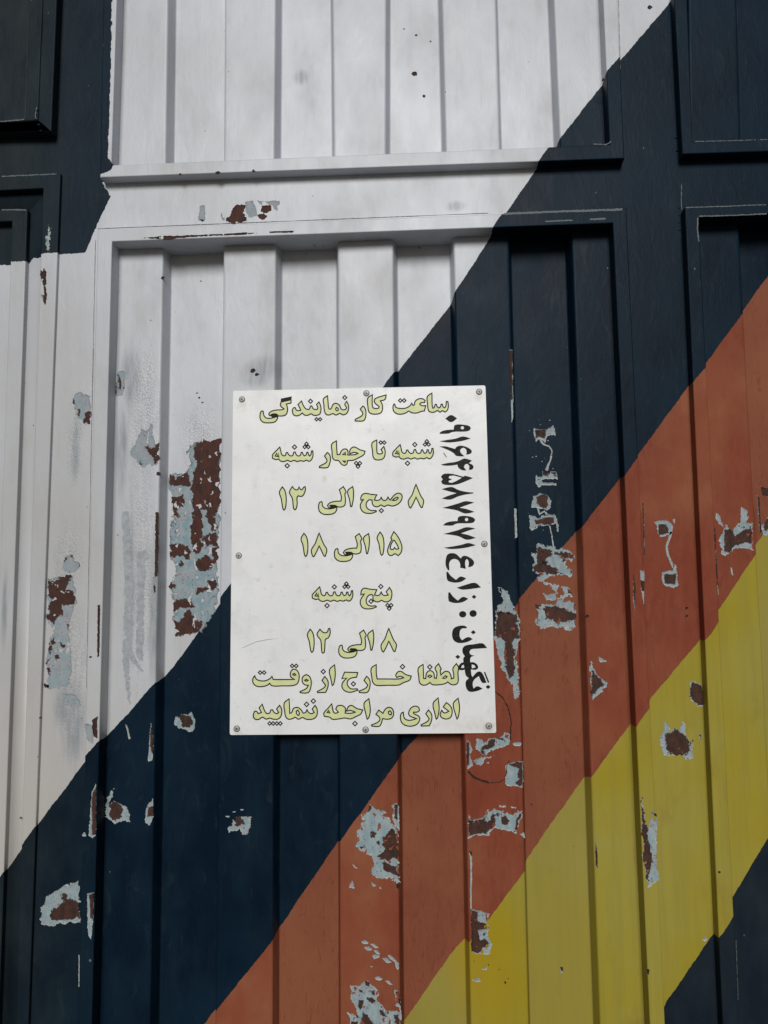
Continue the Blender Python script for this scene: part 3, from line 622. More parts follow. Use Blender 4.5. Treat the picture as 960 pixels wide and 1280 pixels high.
chip(TF, [(178,152),(300,175),(402,215),(382,300),(395,380),(380,480),(427,570),(407,695),(240,692),(183,662)], [[(175,165),(265,190),(248,290),(290,325),(350,330),(390,385),(290,402),(258,412),(285,545),(340,500),(390,560),(372,608),(308,612),(322,652),(270,684),(183,658)],[(330,440),(355,440),(350,468),(332,464)]], D_RIB, pan_P, CH_BLUE, .4)
chip(TF, [(305,872),(345,850),(385,852),(362,888)], [], D_RIB, pan_P, CH_BLUE, .4)
chip(TF, [(200,1015),(208,960),(225,1005),(270,968),(305,1025),(250,1030)], [[(200,965),(215,965),(222,1000)]], D_RIB, pan_P, CH_BLUE, .4)
for x, y, r in ((392,825,10),(518,880,12),(590,1035,17),(625,985,8),(215,778,9)): chip(TF, [(x-r,y-r*.5),(x,y-r),(x+r,y+r*.4),(x,y+r)], [[(x-2*r,y-2*r),(x+2*r,y-2*r),(x+2*r,y+2*r),(x-2*r,y+2*r)]], D_RIB, pan_P, CH_DARK, .3, 'rust_spot')
chip(I, [(586.5,1063),(590,1065),(589.8,1090),(589.5,1136),(587.5,1136),(588,1090)], [[(586,1063),(590,1064),(589,1070)]], D_RIB, pan_P, CH_BLUE, .4, 'scratch')
# worn edges where navy paint has rubbed off the frame bars, and thin dark seams beside the bars
WORN = flat_mat('rubbed_edge', (.10, .12, .13), .6, 0, .35, 500)
for pts, w, d, m_ in (([(630,267.5),(700,264.5),(778,262)], 2.6, fT, WORN), ([(682,277),(700,276),(716,275.5)], 1.6, fT, WORN), ([(737,274.5),(757,273.5)], 2.2, fT, WORN),
                      ([(857,259.8),(905,258),(957,256)], 1.1, fT, WORN), ([(873,270.6),(915,269.3),(958,267.4)], 1.4, fT, WORN), ([(872.5,272),(871.5,285),(873.5,302)], 1.6, fT, WORN),
                      ([(869,177),(915,176),(959,174.6)], .9, fT, WORN), ([(2,220.7),(40,219),(71,217.5)], 1.3, DC, WORN), ([(2,262.5),(20,262.3),(33,262.5)], 1.6, DA, WORN),
                      ([(0,152),(14,151),(30,149.5)], 1.3, fT, WORN), ([(46,134),(44,146),(46,149)], 1.2, fT, WORN), ([(742,180),(757,181),(764,177)], 1.0, fT, WORN),
                      ([(74.5,221),(75,232),(74,250)], .8, 0, WORN), ([(852,230),(851.5,250),(851.8,262)], .9, 0, WORN)):
    chip(I, stroke_poly(pts, w), [], d, gate, m_, .35, 'worn_edge', .5)
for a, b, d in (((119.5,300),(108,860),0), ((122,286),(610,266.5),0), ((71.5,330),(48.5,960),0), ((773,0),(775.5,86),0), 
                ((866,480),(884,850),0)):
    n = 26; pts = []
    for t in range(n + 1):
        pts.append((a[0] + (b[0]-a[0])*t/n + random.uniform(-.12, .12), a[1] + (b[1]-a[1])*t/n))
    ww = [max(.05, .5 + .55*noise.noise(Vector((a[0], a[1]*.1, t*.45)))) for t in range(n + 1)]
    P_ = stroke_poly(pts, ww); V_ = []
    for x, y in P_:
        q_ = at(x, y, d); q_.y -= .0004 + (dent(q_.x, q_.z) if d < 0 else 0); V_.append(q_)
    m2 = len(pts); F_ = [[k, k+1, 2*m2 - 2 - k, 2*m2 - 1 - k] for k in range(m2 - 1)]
    mesh('dark_seam', V_, F_, CH_DARK, gate)  # thin uneven dark strip along a bar's outer edge
# marker arcs under the sign's right corner
for pts, w in (([(618,864),(628,871),(635,884),(638.5,900),(638,925)], 1.6), ([(585,964),(592,971),(603,976),(612,978)], 2.4), ([(612,978),(625,977.5),(631,973),(636,950)], 1.1)):
    chip(I, stroke_poly(pts, w), [stroke_poly(pts, w + 3)], D_RIB + .0002, pan_P, CH_DARK, .35, 'scorch_line')
# pinholes and rust dots on the white
for x, y, r, d, p in ((518,92,3.2,D_FLAT,pan_Q),(530,120,2.2,D_FLAT,pan_Q),(812,9,3,0,gate),(505,36,1.2,D_FLAT,pan_Q),(520,44,1.4,D_FLAT,pan_Q),(538,52,1.3,D_FLAT,pan_Q),(754.5,100,2.6,fT,gate),
                      (316,463,3.4,D_RIB,pan_P),(321,468,2.6,D_RIB,pan_P),(203,347,2.2,D_RIB,pan_P),(272,216,2.8,fT,gate),(225,218,1.6,fT,gate),(317,214,2.2,fT,gate),(198,592,3,D_RIB,pan_P),
                      (246,491,1.2,D_FLAT,pan_P),(249,497,1.2,D_FLAT,pan_P),(253,503,1.2,D_FLAT,pan_P),(251,351,1.2,D_FLAT,pan_P),(26,1022,1.6,0,gate),(32,1026,1.6,0,gate),(113,821,1.6,fT,gate),(734,770,2.4,D_RIB,pan_P),
                      (858,760,2.2,0,gate),(858,770,1.8,0,gate),(886,975,1.8,0,gate),(899,1090,2,fT,gate)):
    a = random.random()*3
    chip(I, [(x + r*(1 + .35*math.sin(2*k + a))*math.cos(k*math.pi/4), y + .8*r*math.sin(k*math.pi/4)) for k in range(8)], [[(x-9,y-9),(x+9,y-9),(x+9,y+9),(x-9,y+9)]], d, p, CH_DARK, .4, 'rust_spot', .5)
# lumps of weld along the frame joints
WELD = PAINT
def weld(px, py, d, n, dx, dy, parent, r=.0016):
    vs, fs = [], []
    for k in range(n):
        c = at(px + dx*k + random.uniform(-.5, .5), py + dy*k + random.uniform(-.4, .4), d); q = r*random.uniform(.6, 1.15); b = len(vs)
        for j in range(3):
            e = j*.5
            for i in range(7):
                t = i/7*2*math.pi; vs.append((c.x + q*1.5*math.cos(e)*math.cos(t), c.y - q*.6*math.sin(e), c.z + q*.8*math.cos(e)*math.sin(t)))
        for j in range(2):
            for i in range(7):
                fs.append([b + j*7 + i, b + j*7 + (i+1) % 7, b + (j+1)*7 + (i+1) % 7, b + (j+1)*7 + i])
        fs.append([b + 14 + i for i in range(7)])
    mesh('weld_bead', vs, fs, WELD, parent, smooth=True)
for a in ((146,226,0,5,3.2,-.1),(300,222,0,6,3.3,-.1),(158,230,0,3,4,-.1),(455,216,0,5,3.5,-.1),(600,210,0,3,4,-.1),(849,260,0,4,.2,9),(846,172,.001,2,.5,16),(776,262,fT-.001,3,3,-.2),(51,163,fT,3,-3,-7),(86,740,0,1,1,1)):
    weld(*a, gate)

# ------------------------------------------------------------------ sign board
sign = thing('notice_board', 'white metal notice board with green outlined Persian opening hours, screwed to the gate', 'sign')
D_SIGN = -.0045
def sign_material():
    s = NT('sign_enamel'); pos = s.n('ShaderNodeNewGeometry').outputs['Position']
    a = s.noise(pos, 14, 5, .6); b = s.noise(pos, 90, 4, .65); c = s.noise(s.vscale(pos, (70, 20, 9)), 1, 3)
    k = s.mix(s.rng(a, .38, .66), rgb(.84, .85, .845), rgb(.77, .78, .785))
    k = s.mix(s.rng(b, .60, .74, 0, .5), k, rgb(.58, .59, .59))
    k = s.mix(s.rng(c, .55, .8, 0, .35), k, rgb(.70, .70, .69))
    vo = s.n('ShaderNodeTexVoronoi', feature='F1'); s.set(vo.inputs['Vector'], s.vscale(pos, (1, .3, .6), rot=(0, .6, 0))); vo.inputs['Scale'].default_value = 140
    vs = s.n('ShaderNodeSeparateColor'); s.set(vs.inputs[0], vo.outputs['Color'])
    sp = s.math('LESS_THAN', vo.outputs['Distance'], s.rng(vs.outputs[0], .82, 1, 0, .13))
    k = s.mix(s.math('MULTIPLY', sp, s.rng(a, .42, .6, 0, .6)), k, rgb(.22, .2, .18))
    for e, q_ in (((405, 598, 4, 6), .35), ((404, 642, 14, 7), .0), ((302, 503, 7, 9), .3), ((458, 496, 6, 8), .3), ((599, 494, 8, 9), .4), ((296, 914, 8, 8), .4), ((611, 911, 9, 9), .5), ((606, 688, 6, 10), .25), ((298, 700, 6, 9), .2), ((590, 905, 60, 14), .2)):
        if q_: k = s.mix(s.math('MULTIPLY', s.ell(pos, *e), s.rng(b, .35, .6, q_*.3, q_)), k, rgb(.46, .36, .24))
    k = s.mix(s.math('MULTIPLY', s.rng(s.noise(s.vscale(pos, (1, 1, .8), loc=(4, 4, 4)), 26, 6, .7), .52, .70, 0, .28), 1.0), k, rgb(.56, .575, .575))
    # fine hair scratches
    wv = s.noise(s.vscale(pos, (260, 30, 22), rot=(0, .7, 0)), 1, 2, .4, .4)
    k = s.mix(s.math('MULTIPLY', s.rng(s.math('ABSOLUTE', s.math('SUBTRACT', wv, .5)), 0, .006, .3, 0), s.rng(b, .5, .6)), k, rgb(.34, .34, .34))
    s.set(s.b.inputs['Base Color'], k); s.set(s.b.inputs['Roughness'], s.rng(a, .3, .7, .30, .45))
    s.set(s.b.inputs['Normal'], s.bump(s.math('ADD', a, s.math('MULTIPLY', b, .12)), .35, .0012))
    return s.m
SIGN = sign_material()
corn = [at(291, 488.5, D_SIGN), at(607, 481.5, D_SIGN), at(620.5, 916.5, D_SIGN), at(287, 919, D_SIGN)]
# rounded corners
q = []
for k in range(4):
    p, a, b = corn[k], corn[k-1], corn[(k+1) % 4]; r = .003
    ua, ub = (a - p).normalized(), (b - p).normalized()
    for t in range(4):
        f = t/3; q.append(p + ua*r*(1-f)**2 + ub*r*f**2)
prism('sign_plate', [(p.x, p.z) for p in q], D_SIGN - .0025, D_SIGN, sign, SIGN, bevel=.0005)

def smooth_loop(pts, n=3):
    out = []; N = len(pts)
    def sharp(i):
        a, b, c = pts[i-1], pts[i], pts[(i+1) % N]
        v1 = (b[0]-a[0], b[1]-a[1]); v2 = (c[0]-b[0], c[1]-b[1])
        l1 = math.hypot(*v1) or 1; l2 = math.hypot(*v2) or 1
        return (v1[0]*v2[0] + v1[1]*v2[1])/(l1*l2) < .42
    for i in range(N):
        p1, p2 = pts[i], pts[(i+1) % N]; p0, p3 = pts[i-1], pts[(i+2) % N]
        l = math.hypot(p2[0]-p1[0], p2[1]-p1[1])
        def tan(a, b, shp):
            if shp: return (0, 0)
            v = (b[0]-a[0], b[1]-a[1]); m = math.hypot(*v) or 1
            return (v[0]/m*l, v[1]/m*l)
        s1, s2 = sharp(i), sharp((i+1) % N)
        if s1 and s2: out.append(p1); continue
        m1 = tan(p0, p2, s1); m2 = tan(p1, p3, s2)
        if s1: m1 = (p2[0]-p1[0], p2[1]-p1[1])
        if s2: m2 = (p2[0]-p1[0], p2[1]-p1[1])
        for k in range(n):
            t = k/n; h1 = 2*t**3 - 3*t**2 + 1; h2 = t**3 - 2*t**2 + t; h3 = -2*t**3 + 3*t**2; h4 = t**3 - t**2
            out.append((h1*p1[0] + h2*m1[0] + h3*p2[0] + h4*m2[0], h1*p1[1] + h2*m1[1] + h3*p2[1] + h4*m2[1]))
    return out
GREEN = flat_mat('print_green', (.68, .72, .36), .42, 0, .08, 60)
INK = flat_mat('ink_black', (.014, .015, .014), .5, 0, .8, 300, spec=.12)
BLACK = flat_mat('print_black', (.010, .011, .010), .5, 0, .35, 120, spec=.12)
class Print:
    def __init__(s): s.v, s.f, s.mi = [], [], []
    def fill(s, loops, mat, h):
        L = [[Vector((x, y, 0)) for x, y in l] for l in loops]; base = len(s.v); fl = [v for l in L for v in l]
        for t in tessellate_polygon(L):
            a, b, c = (fl[i] for i in t)
            t = list(t) if (b-a).cross(c-a).z < 0 else list(reversed(t))
            s.f.append([base + i for i in t]); s.mi.append(mat)
        s.v += [at(v.x, v.y, D_SIGN + h) for v in fl]
    def ring(s, loop, w, mat, h):
        N = len(loop); base = len(s.v)
        ar = sum(loop[i-1][0]*loop[i][1] - loop[i][0]*loop[i-1][1] for i in range(N))
        for i in range(N):
            a, b, c = loop[i-1], loop[i], loop[(i+1) % N]
            v1 = (b[0]-a[0], b[1]-a[1]); v2 = (c[0]-b[0], c[1]-b[1]); l1 = math.hypot(*v1) or 1; l2 = math.hypot(*v2) or 1
            n1 = (-v1[1]/l1, v1[0]/l1); n2 = (-v2[1]/l2, v2[0]/l2)
            n = (n1[0]+n2[0], n1[1]+n2[1]); m = math.hypot(*n) or 1; n = (n[0]/m, n[1]/m)
            k = min(1.7, 1/max(.3, n[0]*n1[0] + n[1]*n1[1]))
            for sg in (-1, 1): s.v.append(at(b[0] + n[0]*w/2*k*sg, b[1] + n[1]*w/2*k*sg, D_SIGN + h))
        for i in range(N):
            j = (i+1) % N; s.f.append([base + 2*i, base + 2*i + 1, base + 2*j + 1, base + 2*j]); s.mi.append(mat)
    def glyph(s, T, loops, dx=0, dy=0, w=1.45):
        ox, oy, sc = T
        L = [smooth_loop([(ox + dx + x/sc, oy + dy + y/sc) for x, y in l]) for l in loops]
        s.fill(L, 0, .00012)
        for l in L: s.ring(l, w, 1, .00022)
    def dots(s, T, pts, r, dx=0, dy=0):
        ox, oy, sc = T
        for x, y in pts:
            X, Yy, r_ = ox + dx + x/sc, oy + dy + y/sc, r/sc*.92
            s.ring([(X - r_, Yy), (X, Yy - r_), (X + r_, Yy), (X, Yy + r_)], 1.4, 1, .00022)
    def ink(s, T, loops):
        ox, oy, sc = T
        s.fill([smooth_loop([(ox + x/sc, oy + y/sc) for x, y in l]) for l in loops], 1, .00026)
    def build(s, name):
        fs = []
        for f in s.f:
            a, b, c = (Vector(s.v[i]) for i in f[:3])
            fs.append(f if (b-a).cross(c-a).y < 0 else list(reversed(f)))
        return mesh(name, s.v, fs, [GREEN, INK if name == 'phone_line' else BLACK], sign, mi=s.mi)
A8 = (320, 485, 8); B8 = (440, 485, 7.385); C8 = (335, 540, 8); D8 = (440, 540, 8); E8 = (340, 600, 8.727); F8 = (440, 600, 9.6)
G8 = (370, 660, 6.857); H8 = (380, 720, 8); I8 = (380, 780, 8); J8 = (310, 822, 6.857); K8 = (440, 822, 6.857); L8 = (310, 868, 6.857); M8 = (440, 864, 6.857)
# line 1
p = Print()
p.glyph(A8, [[(715,77),(674,110),(678,160),(684,225),(700,262),(730,270),(768,256),(800,270),(838,254),(870,268),(905,255),(922,225),(926,180),(907,133),(888,165),(905,195),(895,213),(870,218),(848,205),(835,172),(795,152),(768,168),(755,200),(742,213),(728,205),(722,160)], [(806,194),(822,208),(820,226),(806,226),(796,210)]])
p.glyph(A8, [[(455,130),(420,165),(438,200),(446,222),(425,227),(403,220),(393,197),(378,197),(364,220),(368,252),(384,274),(410,278),(440,268),(462,250),(490,272),(525,270),(550,258),(575,272),(610,272),(637,260),(648,230),(648,185),(630,139),(605,165),(618,195),(612,213),(590,215),(570,205),(558,180),(545,182),(535,208),(518,214),(495,205),(472,172)]])
p.fill([[(320 + x/8, 485 + y/8) for x, y in ((248,106),(359,83),(351,121),(248,142))]], 1, .00024)
p.glyph(A8, [[(250,140),(350,118),(350,150),(303,160),(314,195),(314,235),(300,265),(272,278),(222,278),(208,262),(165,260),(138,277),(127,262),(142,240),(190,222),(262,217),(280,208),(245,178)]])
p.glyph(A8, [[(64,228),(48,240),(40,275),(45,315),(75,343),(130,348),(185,340),(210,315),(218,285),(195,290),(150,302),(110,302),(85,285),(74,255),(72,235)]])
p.fill([[(320 + x/8, 485 + y/8) for x, y in ((140,275),(155,258),(205,258),(224,272),(214,292),(165,296))]], 1, .00025)
p.dots(A8, [(888,95),(545,132)], 22); p.dots(A8, [(605,312),(641,312)], 18)
p.glyph(B8, [[(100,167),(76,195),(100,235),(85,260),(30,290),(30,304),(100,304),(120,285),(129,240),(125,200),(110,172)]])
p.glyph(B8, [[(188,62),(145,95),(148,180),(155,218),(180,238),(235,240),(270,225),(282,190),(278,150),(262,118),(305,105),(315,64),(215,98),(208,132),(250,170),(245,185),(215,190),(192,178),(186,130)]])
p.glyph(B8, [[(388,147),(378,175),(385,213),(415,238),(465,240),(505,225),(524,213),(550,228),(600,230),(640,215),(668,212),(680,163),(645,163),(625,150),(635,137),(670,134),(675,115),(650,99),(610,102),(582,125),(575,155),(562,160),(552,140),(530,168),(490,187),(440,188),(405,178),(396,155)]])
p.dots(B8, [(446,115),(481,115)], 18)
p.glyph(B8, [[(738,47),(695,80),(698,150),(705,205),(725,222),(760,222),(790,208),(812,222),(835,210),(858,222),(880,205),(890,165),(885,125),(870,125),(868,160),(858,182),(842,176),(835,150),(823,150),(815,175),(800,184),(785,170),(778,150),(768,152),(760,178),(748,187),(740,160)]])
p.build('text_line')
# line 2
SHANBE = [[(118,150),(75,195),(45,230),(45,262),(75,275),(105,272),(125,290),(160,295),(195,283),(225,295),(262,283),(290,295),(325,286),(355,293),(385,281),(410,293),(435,275),(450,235),(447,188),(435,190),(430,222),(417,240),(405,227),(400,203),(388,203),(380,230),(362,238),(350,222),(343,203),(332,205),(325,230),(305,240),(285,230),(272,200),(258,203),(250,230),(230,240),(208,228),(195,205),(182,208),(175,232),(155,238),(136,222),(128,190)], [(86,213),(72,240),(100,245)]]
p = Print()
def shanbe(p, dx, dy):
    p.glyph(C8, SHANBE, dx, dy); p.dots(C8, [(265,150)], 23, dx, dy); p.dots(C8, [(385,118),(367,149),(403,149)], 19, dx, dy); p.dots(C8, [(192,337)], 24, dx, dy)
    p.glyph(C8, [[(103,205),(110,240),(112,275),(106,240)]], dx, dy, .5)
shanbe(p, 0, 0); shanbe(p, 150.4, -3.1)
p.glyph(C8, [[(592,205),(565,240),(590,285),(575,310),(515,343),(515,356),(595,355),(615,320),(625,270),(615,225)]])
p.glyph(C8, [[(685,88),(637,122),(640,190),(645,255),(665,280),(705,285),(722,305),(740,326),(765,333),(788,320),(796,285),(850,283),(900,260),(958,226),(970,192),(920,178),(865,150),(835,160),(817,190),(818,218),(835,210),(865,203),(902,213),(870,226),(798,230),(800,195),(785,172),(755,172),(730,195),(718,225),(692,225),(686,150)], [(772,204),(745,226),(775,228)], [(745,288),(776,290),(768,305)]])
p.dots(C8, [(882,312),(918,312),(900,345)], 20)
p.glyph(D8, [[(248,80),(200,110),(205,190),(212,250),(235,275),(280,278),(315,262),(330,225),(330,180),(318,145),(290,175),(305,205),(298,216),(265,218),(250,205)]])
p.dots(D8, [(287,105),(322,105)], 19)
p.build('text_line')
# line 3
ALI = [[(778,72),(735,105),(757,185),(752,230),(690,233),(630,250),(605,278),(620,300),(655,304),(645,282),(690,278),(715,292),(765,292),(795,270),(800,200),(795,150),(808,130)]]
BOWL = [[(540,235),(518,247),(508,290),(517,340),(560,372),(630,375),(680,360),(705,325),(706,292),(680,305),(620,315),(575,306),(550,280),(547,245)]]
ALEF = [[(880,72),(825,120),(845,210),(858,290),(870,290),(885,220),(890,130)]]
ONE = [[(112,75),(80,135),(100,200),(118,310),(130,328),(145,310),(155,230),(150,150),(135,105)]]
EIGHT = [[(768,50),(745,110),(720,180),(675,255),(690,328),(705,335),(740,270),(768,205),(795,260),(828,328),(842,330),(860,250),(825,190),(795,120)]]
def ela(p, dx, dy):
    p.glyph(E8, BOWL, dx, dy); p.glyph(E8, ALI, dx, dy); p.glyph(E8, ALEF, dx, dy)
    p.fill([[(340 + dx + x/8.727, 600 + dy + y/8.727) for x, y in ((622,278),(640,268),(690,270),(712,290),(700,304),(640,300))]], 1, .00026)
p = Print(); ela(p, 0, 0); p.glyph(E8, ONE)
p.glyph(E8, [[(222,72),(190,135),(222,200),(235,310),(250,325),(265,310),(275,250),(272,195),(285,172),(325,178),(350,150),(365,100),(360,72),(345,80),(330,103),(312,105),(295,75),(285,100),(262,108),(240,95)]])
p.glyph(F8, EIGHT)
p.glyph(F8, [[(160,160),(120,180),(105,218),(108,242),(140,232),(118,260),(100,300),(105,340),(125,375),(170,398),(240,398),(292,378),(288,366),(230,365),(190,345),(170,310),(175,270),(205,238),(240,240),(245,285),(270,315),(310,320),(350,300),(385,318),(430,300),(480,312),(540,295),(585,255),(602,205),(590,170),(555,158),(515,175),(480,212),(460,240),(445,228),(432,203),(418,230),(400,245),(370,240),(350,205),(335,235),(300,245),(268,240),(285,200),(297,178),(230,172)], [(505,225),(540,207),(555,215),(530,240),(482,245)]])
p.dots(F8, [(352,367)], 27); p.build('text_line')
# line 4
p = Print(); ela(p, 19.8, 58.7); p.glyph(E8, ONE, 27.1, 58); p.glyph(E8, ONE, 122.2, 56.5); p.glyph(F8, EIGHT, -121.1, 60.9)
p.glyph(G8, [[(838,32),(812,85),(822,95),(797,150),(785,195),(797,230),(823,235),(848,220),(875,237),(900,210),(908,160),(890,105),(862,58)], [(832,108),(808,160),(812,182),(830,185),(845,168),(860,182),(880,176),(868,145),(842,105)]])
p.build('text_line')
# line 5
p = Print(); shanbe(p, 49.8, 174.8)
p.glyph(H8, [[(600,122),(575,145),(568,188),(605,178),(575,220),(562,265),(580,310),(620,328),(680,325),(724,308),(714,298),(665,300),(630,280),(622,240),(640,200),(672,185),(690,197),(690,235),(715,255),(745,258),(775,243),(805,258),(850,252),(872,225),(878,160),(855,115),(822,158),(842,190),(805,195),(785,185),(772,158),(757,188),(735,195),(705,190),(728,137),(660,132)]])
p.dots(H8, [(768,105),(670,253)], 23); p.dots(H8, [(835,292),(871,292),(852,325)], 20); p.build('text_line')
# line 6
p = Print(); ela(p, 25.2, 179.4); p.glyph(E8, ONE, 34.9, 177.9); p.glyph(F8, EIGHT, -34, 180)
p.glyph(I8, [[(160,52),(130,105),(168,165),(178,280),(190,292),(203,280),(210,190),(214,155),(245,135),(262,90),(258,45),(245,48),(235,78),(205,88),(180,75)]])
p.build('text_line')
# line 7
p = Print()
p.glyph(J8, [[(58,155),(42,180),(45,220),(80,247),(130,247),(168,235),(185,220),(207,242),(300,242),(380,240),(420,225),(437,185),(435,135),(410,102),(378,105),(362,140),(367,165),(385,180),(400,188),(300,188),(216,188),(205,160),(185,183),(140,200),(90,195),(66,178)], [(382,143),(398,135),(410,148),(395,152)]])
p.dots(J8, [(104,128),(138,128),(379,71),(413,71)], 17)
p.glyph(J8, [[(500,145),(470,165),(465,205),(485,232),(517,238),(500,265),(445,292),(450,301),(515,300),(535,265),(542,210),(530,165)], [(485,195),(500,185),(515,195),(500,202)]])
RE = [[(658,162),(635,195),(665,238),(650,260),(594,290),(597,300),(665,298),(685,250),(685,200)]]
p.glyph(J8, RE); p.dots(J8, [(645,120)], 20)
p.glyph(J8, [[(742,62),(698,105),(712,190),(722,240),(735,225),(748,150)]])
p.glyph(J8, [[(828,125),(805,180),(848,175),(814,210),(805,250),(830,285),(880,297),(942,278),(935,268),(885,268),(855,240),(852,205),(877,178),(930,168),(940,128)]]); p.dots(J8, [(903,225)], 20)
p.glyph(K8, [[(125,160),(103,195),(135,235),(120,260),(60,288),(64,299),(130,298),(152,255),(155,210),(145,180)]])
p.glyph(K8, [[(208,60),(165,92),(170,170),(180,215),(210,238),(300,237),(400,235),(440,215),(495,192),(508,158),(460,145),(420,118),(390,125),(375,155),(385,170),(415,160),(445,173),(400,183),(300,183),(216,183),(208,130)]]); p.dots(K8, [(433,78)], 21)
p.glyph(K8, [[(610,58),(568,90),(572,160),(580,215),(605,235),(640,232),(668,213),(690,232),(750,232),(800,222),(820,208),(850,230),(890,230),(910,205),(908,130),(913,82),(895,52),(865,92),(872,140),(872,175),(852,182),(846,150),(828,122),(795,120),(762,150),(757,105),(765,98),(742,52),(712,90),(728,130),(722,178),(706,175),(700,130),(670,108),(640,130),(632,180),(614,178)], [(650,160),(668,150),(684,160),(668,171)], [(775,176),(800,155),(815,163),(800,177)]]); p.dots(K8, [(667,80)], 21)
p.build('text_line')
# line 8
p = Print()
p.glyph(L8, [[(122,84),(95,115),(115,155),(88,165),(72,145),(55,147),(45,180),(57,210),(90,215),(125,195),(155,212),(185,203),(215,212),(260,210),(285,180),(288,125),(270,94),(245,125),(262,155),(248,165),(225,155),(210,132),(195,135),(185,160),(160,165),(142,140)]])
p.dots(L8, [(186,249),(216,249),(247,249),(277,249)], 17)
p.glyph(L8, [[(352,38),(310,75),(315,150),(325,195),(350,213),(385,206),(405,196),(432,213),(465,198),(500,213),(560,210),(590,180),(592,125),(575,94),(550,125),(567,155),(545,165),(520,155),(505,130),(493,155),(472,160),(455,132),(425,112),(390,120),(375,155),(358,162)], [(413,145),(427,135),(440,160),(435,180),(420,172)]])
p.dots(L8, [(502,85),(560,57)], 21)
p.glyph(L8, [[(718,80),(685,120),(650,160),(655,188),(700,195),(722,213),(780,210),(830,202),(880,210),(930,187),(966,168),(983,133),(931,120),(890,95),(860,105),(845,143),(880,138),(922,152),(880,162),(832,160),(835,120),(810,97),(770,97),(752,125),(775,152),(750,162),(732,150)], [(691,137),(678,155),(702,160)]])
p.dots(L8, [(917,250)], 21)
p.glyph(M8, [[(145,64),(103,105),(115,180),(130,240),(145,225),(157,160)]])
p.glyph(M8, [[(230,162),(205,198),(238,228),(230,260),(167,290),(170,299),(235,300),(255,262),(262,235),(310,240),(345,225),(357,190),(345,150),(315,138),(285,155),(265,190)], [(312,176),(325,168),(338,185),(335,202),(318,198)]])
p.glyph(M8, [[(440,180),(422,190),(415,235),(435,280),(490,300),(545,290),(575,260),(577,220),(530,192),(527,180),(560,178),(578,165),(570,138),(540,128),(505,145),(485,190),(500,215),(557,235),(490,250),(452,235),(442,205)]])
p.glyph(J8, RE, 129.6, 41.8)
p.glyph(M8, [[(738,57),(695,105),(710,190),(722,240),(735,225),(747,150)]])
p.glyph(M8, [[(808,98),(782,135),(830,172),(800,186),(780,180),(770,162),(757,190),(762,220),(800,238),(840,228),(857,195),(855,150),(835,118)]])
p.glyph(M8, [[(910,60),(868,105),(885,190),(900,240),(912,215),(922,140)]])
p.build('text_line')
# vertical black line
N8 = (540, 515, 12.19); O8 = (540, 610, 10.67); P8 = (550, 720, 8.533)
def circ(x, y, rx, ry=None, n=10): ry = ry or rx; return [(x + rx*math.cos(i*2*math.pi/n), y + ry*math.sin(i*2*math.pi/n)) for i in range(n)]
def dia(x, y, r, s=1.0): return [(x-r, y), (x, y-r*s), (x+r, y), (x, y+r*s)]
p = Print()
for L in ([[(290,45),(382,97),(290,155),(203,100)]],
          [[(345,200),(410,188),(510,198),(570,215),(592,245),(570,280),(500,297),(370,298),(300,308),(250,328),(112,332),(130,305),(180,282),(260,270),(330,268),(335,225)], circ(463,240,25)],
          [[(112,445),(230,425),(360,405),(475,372),(590,403),(480,435),(350,457),(230,463)]],
          [[(112,525),(200,522),(290,545),(350,562),(375,530),(440,512),(520,530),(590,570),(607,605),(585,635),(520,650),(528,600),(510,560),(470,545),(432,575),(438,620),(495,675),(370,668),(340,635),(280,595),(190,555)]],
          [[(133,800),(250,775),(350,762),(420,740),(495,708),(610,740),(560,780),(610,800),(633,835),(610,875),(560,880),(570,830),(545,795),(510,795),(485,840),(525,890),(460,885),(405,850),(385,800),(300,815),(180,815)]],
          [[(135,985),(175,945),(270,938),(370,955),(480,985),(500,970),(625,1005),(500,1060),(370,1105),(240,1112),(160,1095),(138,1055),(165,1028)], [(262,975),(330,968),(400,985),(455,1000),(380,1045),(300,1078),(255,1070),(255,1045),(305,1028),(255,1005)]],
          [[(175,612),(228,680),(220,688),(172,628)]]): 
    if len(L) == 1 and len(L[0]) == 4 and L[0][0][0] == 175: continue
    p.ink(N8, L)
for L in ([[(127,15),(260,-15),(350,25),(450,50),(553,60),(550,72),(430,90),(340,115),(240,155),(130,140),(210,105),(330,68),(230,45)]],
          [[(137,265),(250,235),(350,205),(450,175),(565,193),(470,225),(365,262),(460,280),(568,318),(445,340),(340,300),(240,280)]],
          [[(350,390),(400,372),(480,375),(550,395),(578,425),(550,460),(480,470),(360,470),(310,480),(275,500),(145,498),(190,462),(260,445),(340,440)], circ(461,420,22)],
          [[(150,613),(260,585),(350,560),(460,522),(580,540),(480,570),(385,605),(480,625),(585,665),(465,690),(360,645),(260,625)]],
          [[(160,795),(300,775),(400,755),(485,733),(585,762),(480,790),(360,808),(230,812)]],
          [[(232,1092),(215,1100),(185,1040),(182,960),(205,890),(260,868),(320,880),(360,915),(388,940),(400,915),(440,903),(500,925),(550,965),(562,1000),(540,1040),(482,1058),(492,1000),(480,960),(465,945),(445,970),(442,1020),(452,1078),(375,1062),(375,1010),(350,965),(300,945),(255,960),(230,1000),(230,1050)]],
          [[(190,1125),(210,1115),(250,1170),(320,1225),(380,1180),(458,1205),(400,1245),(320,1262),(240,1250),(203,1225)]]): p.ink(O8, L)
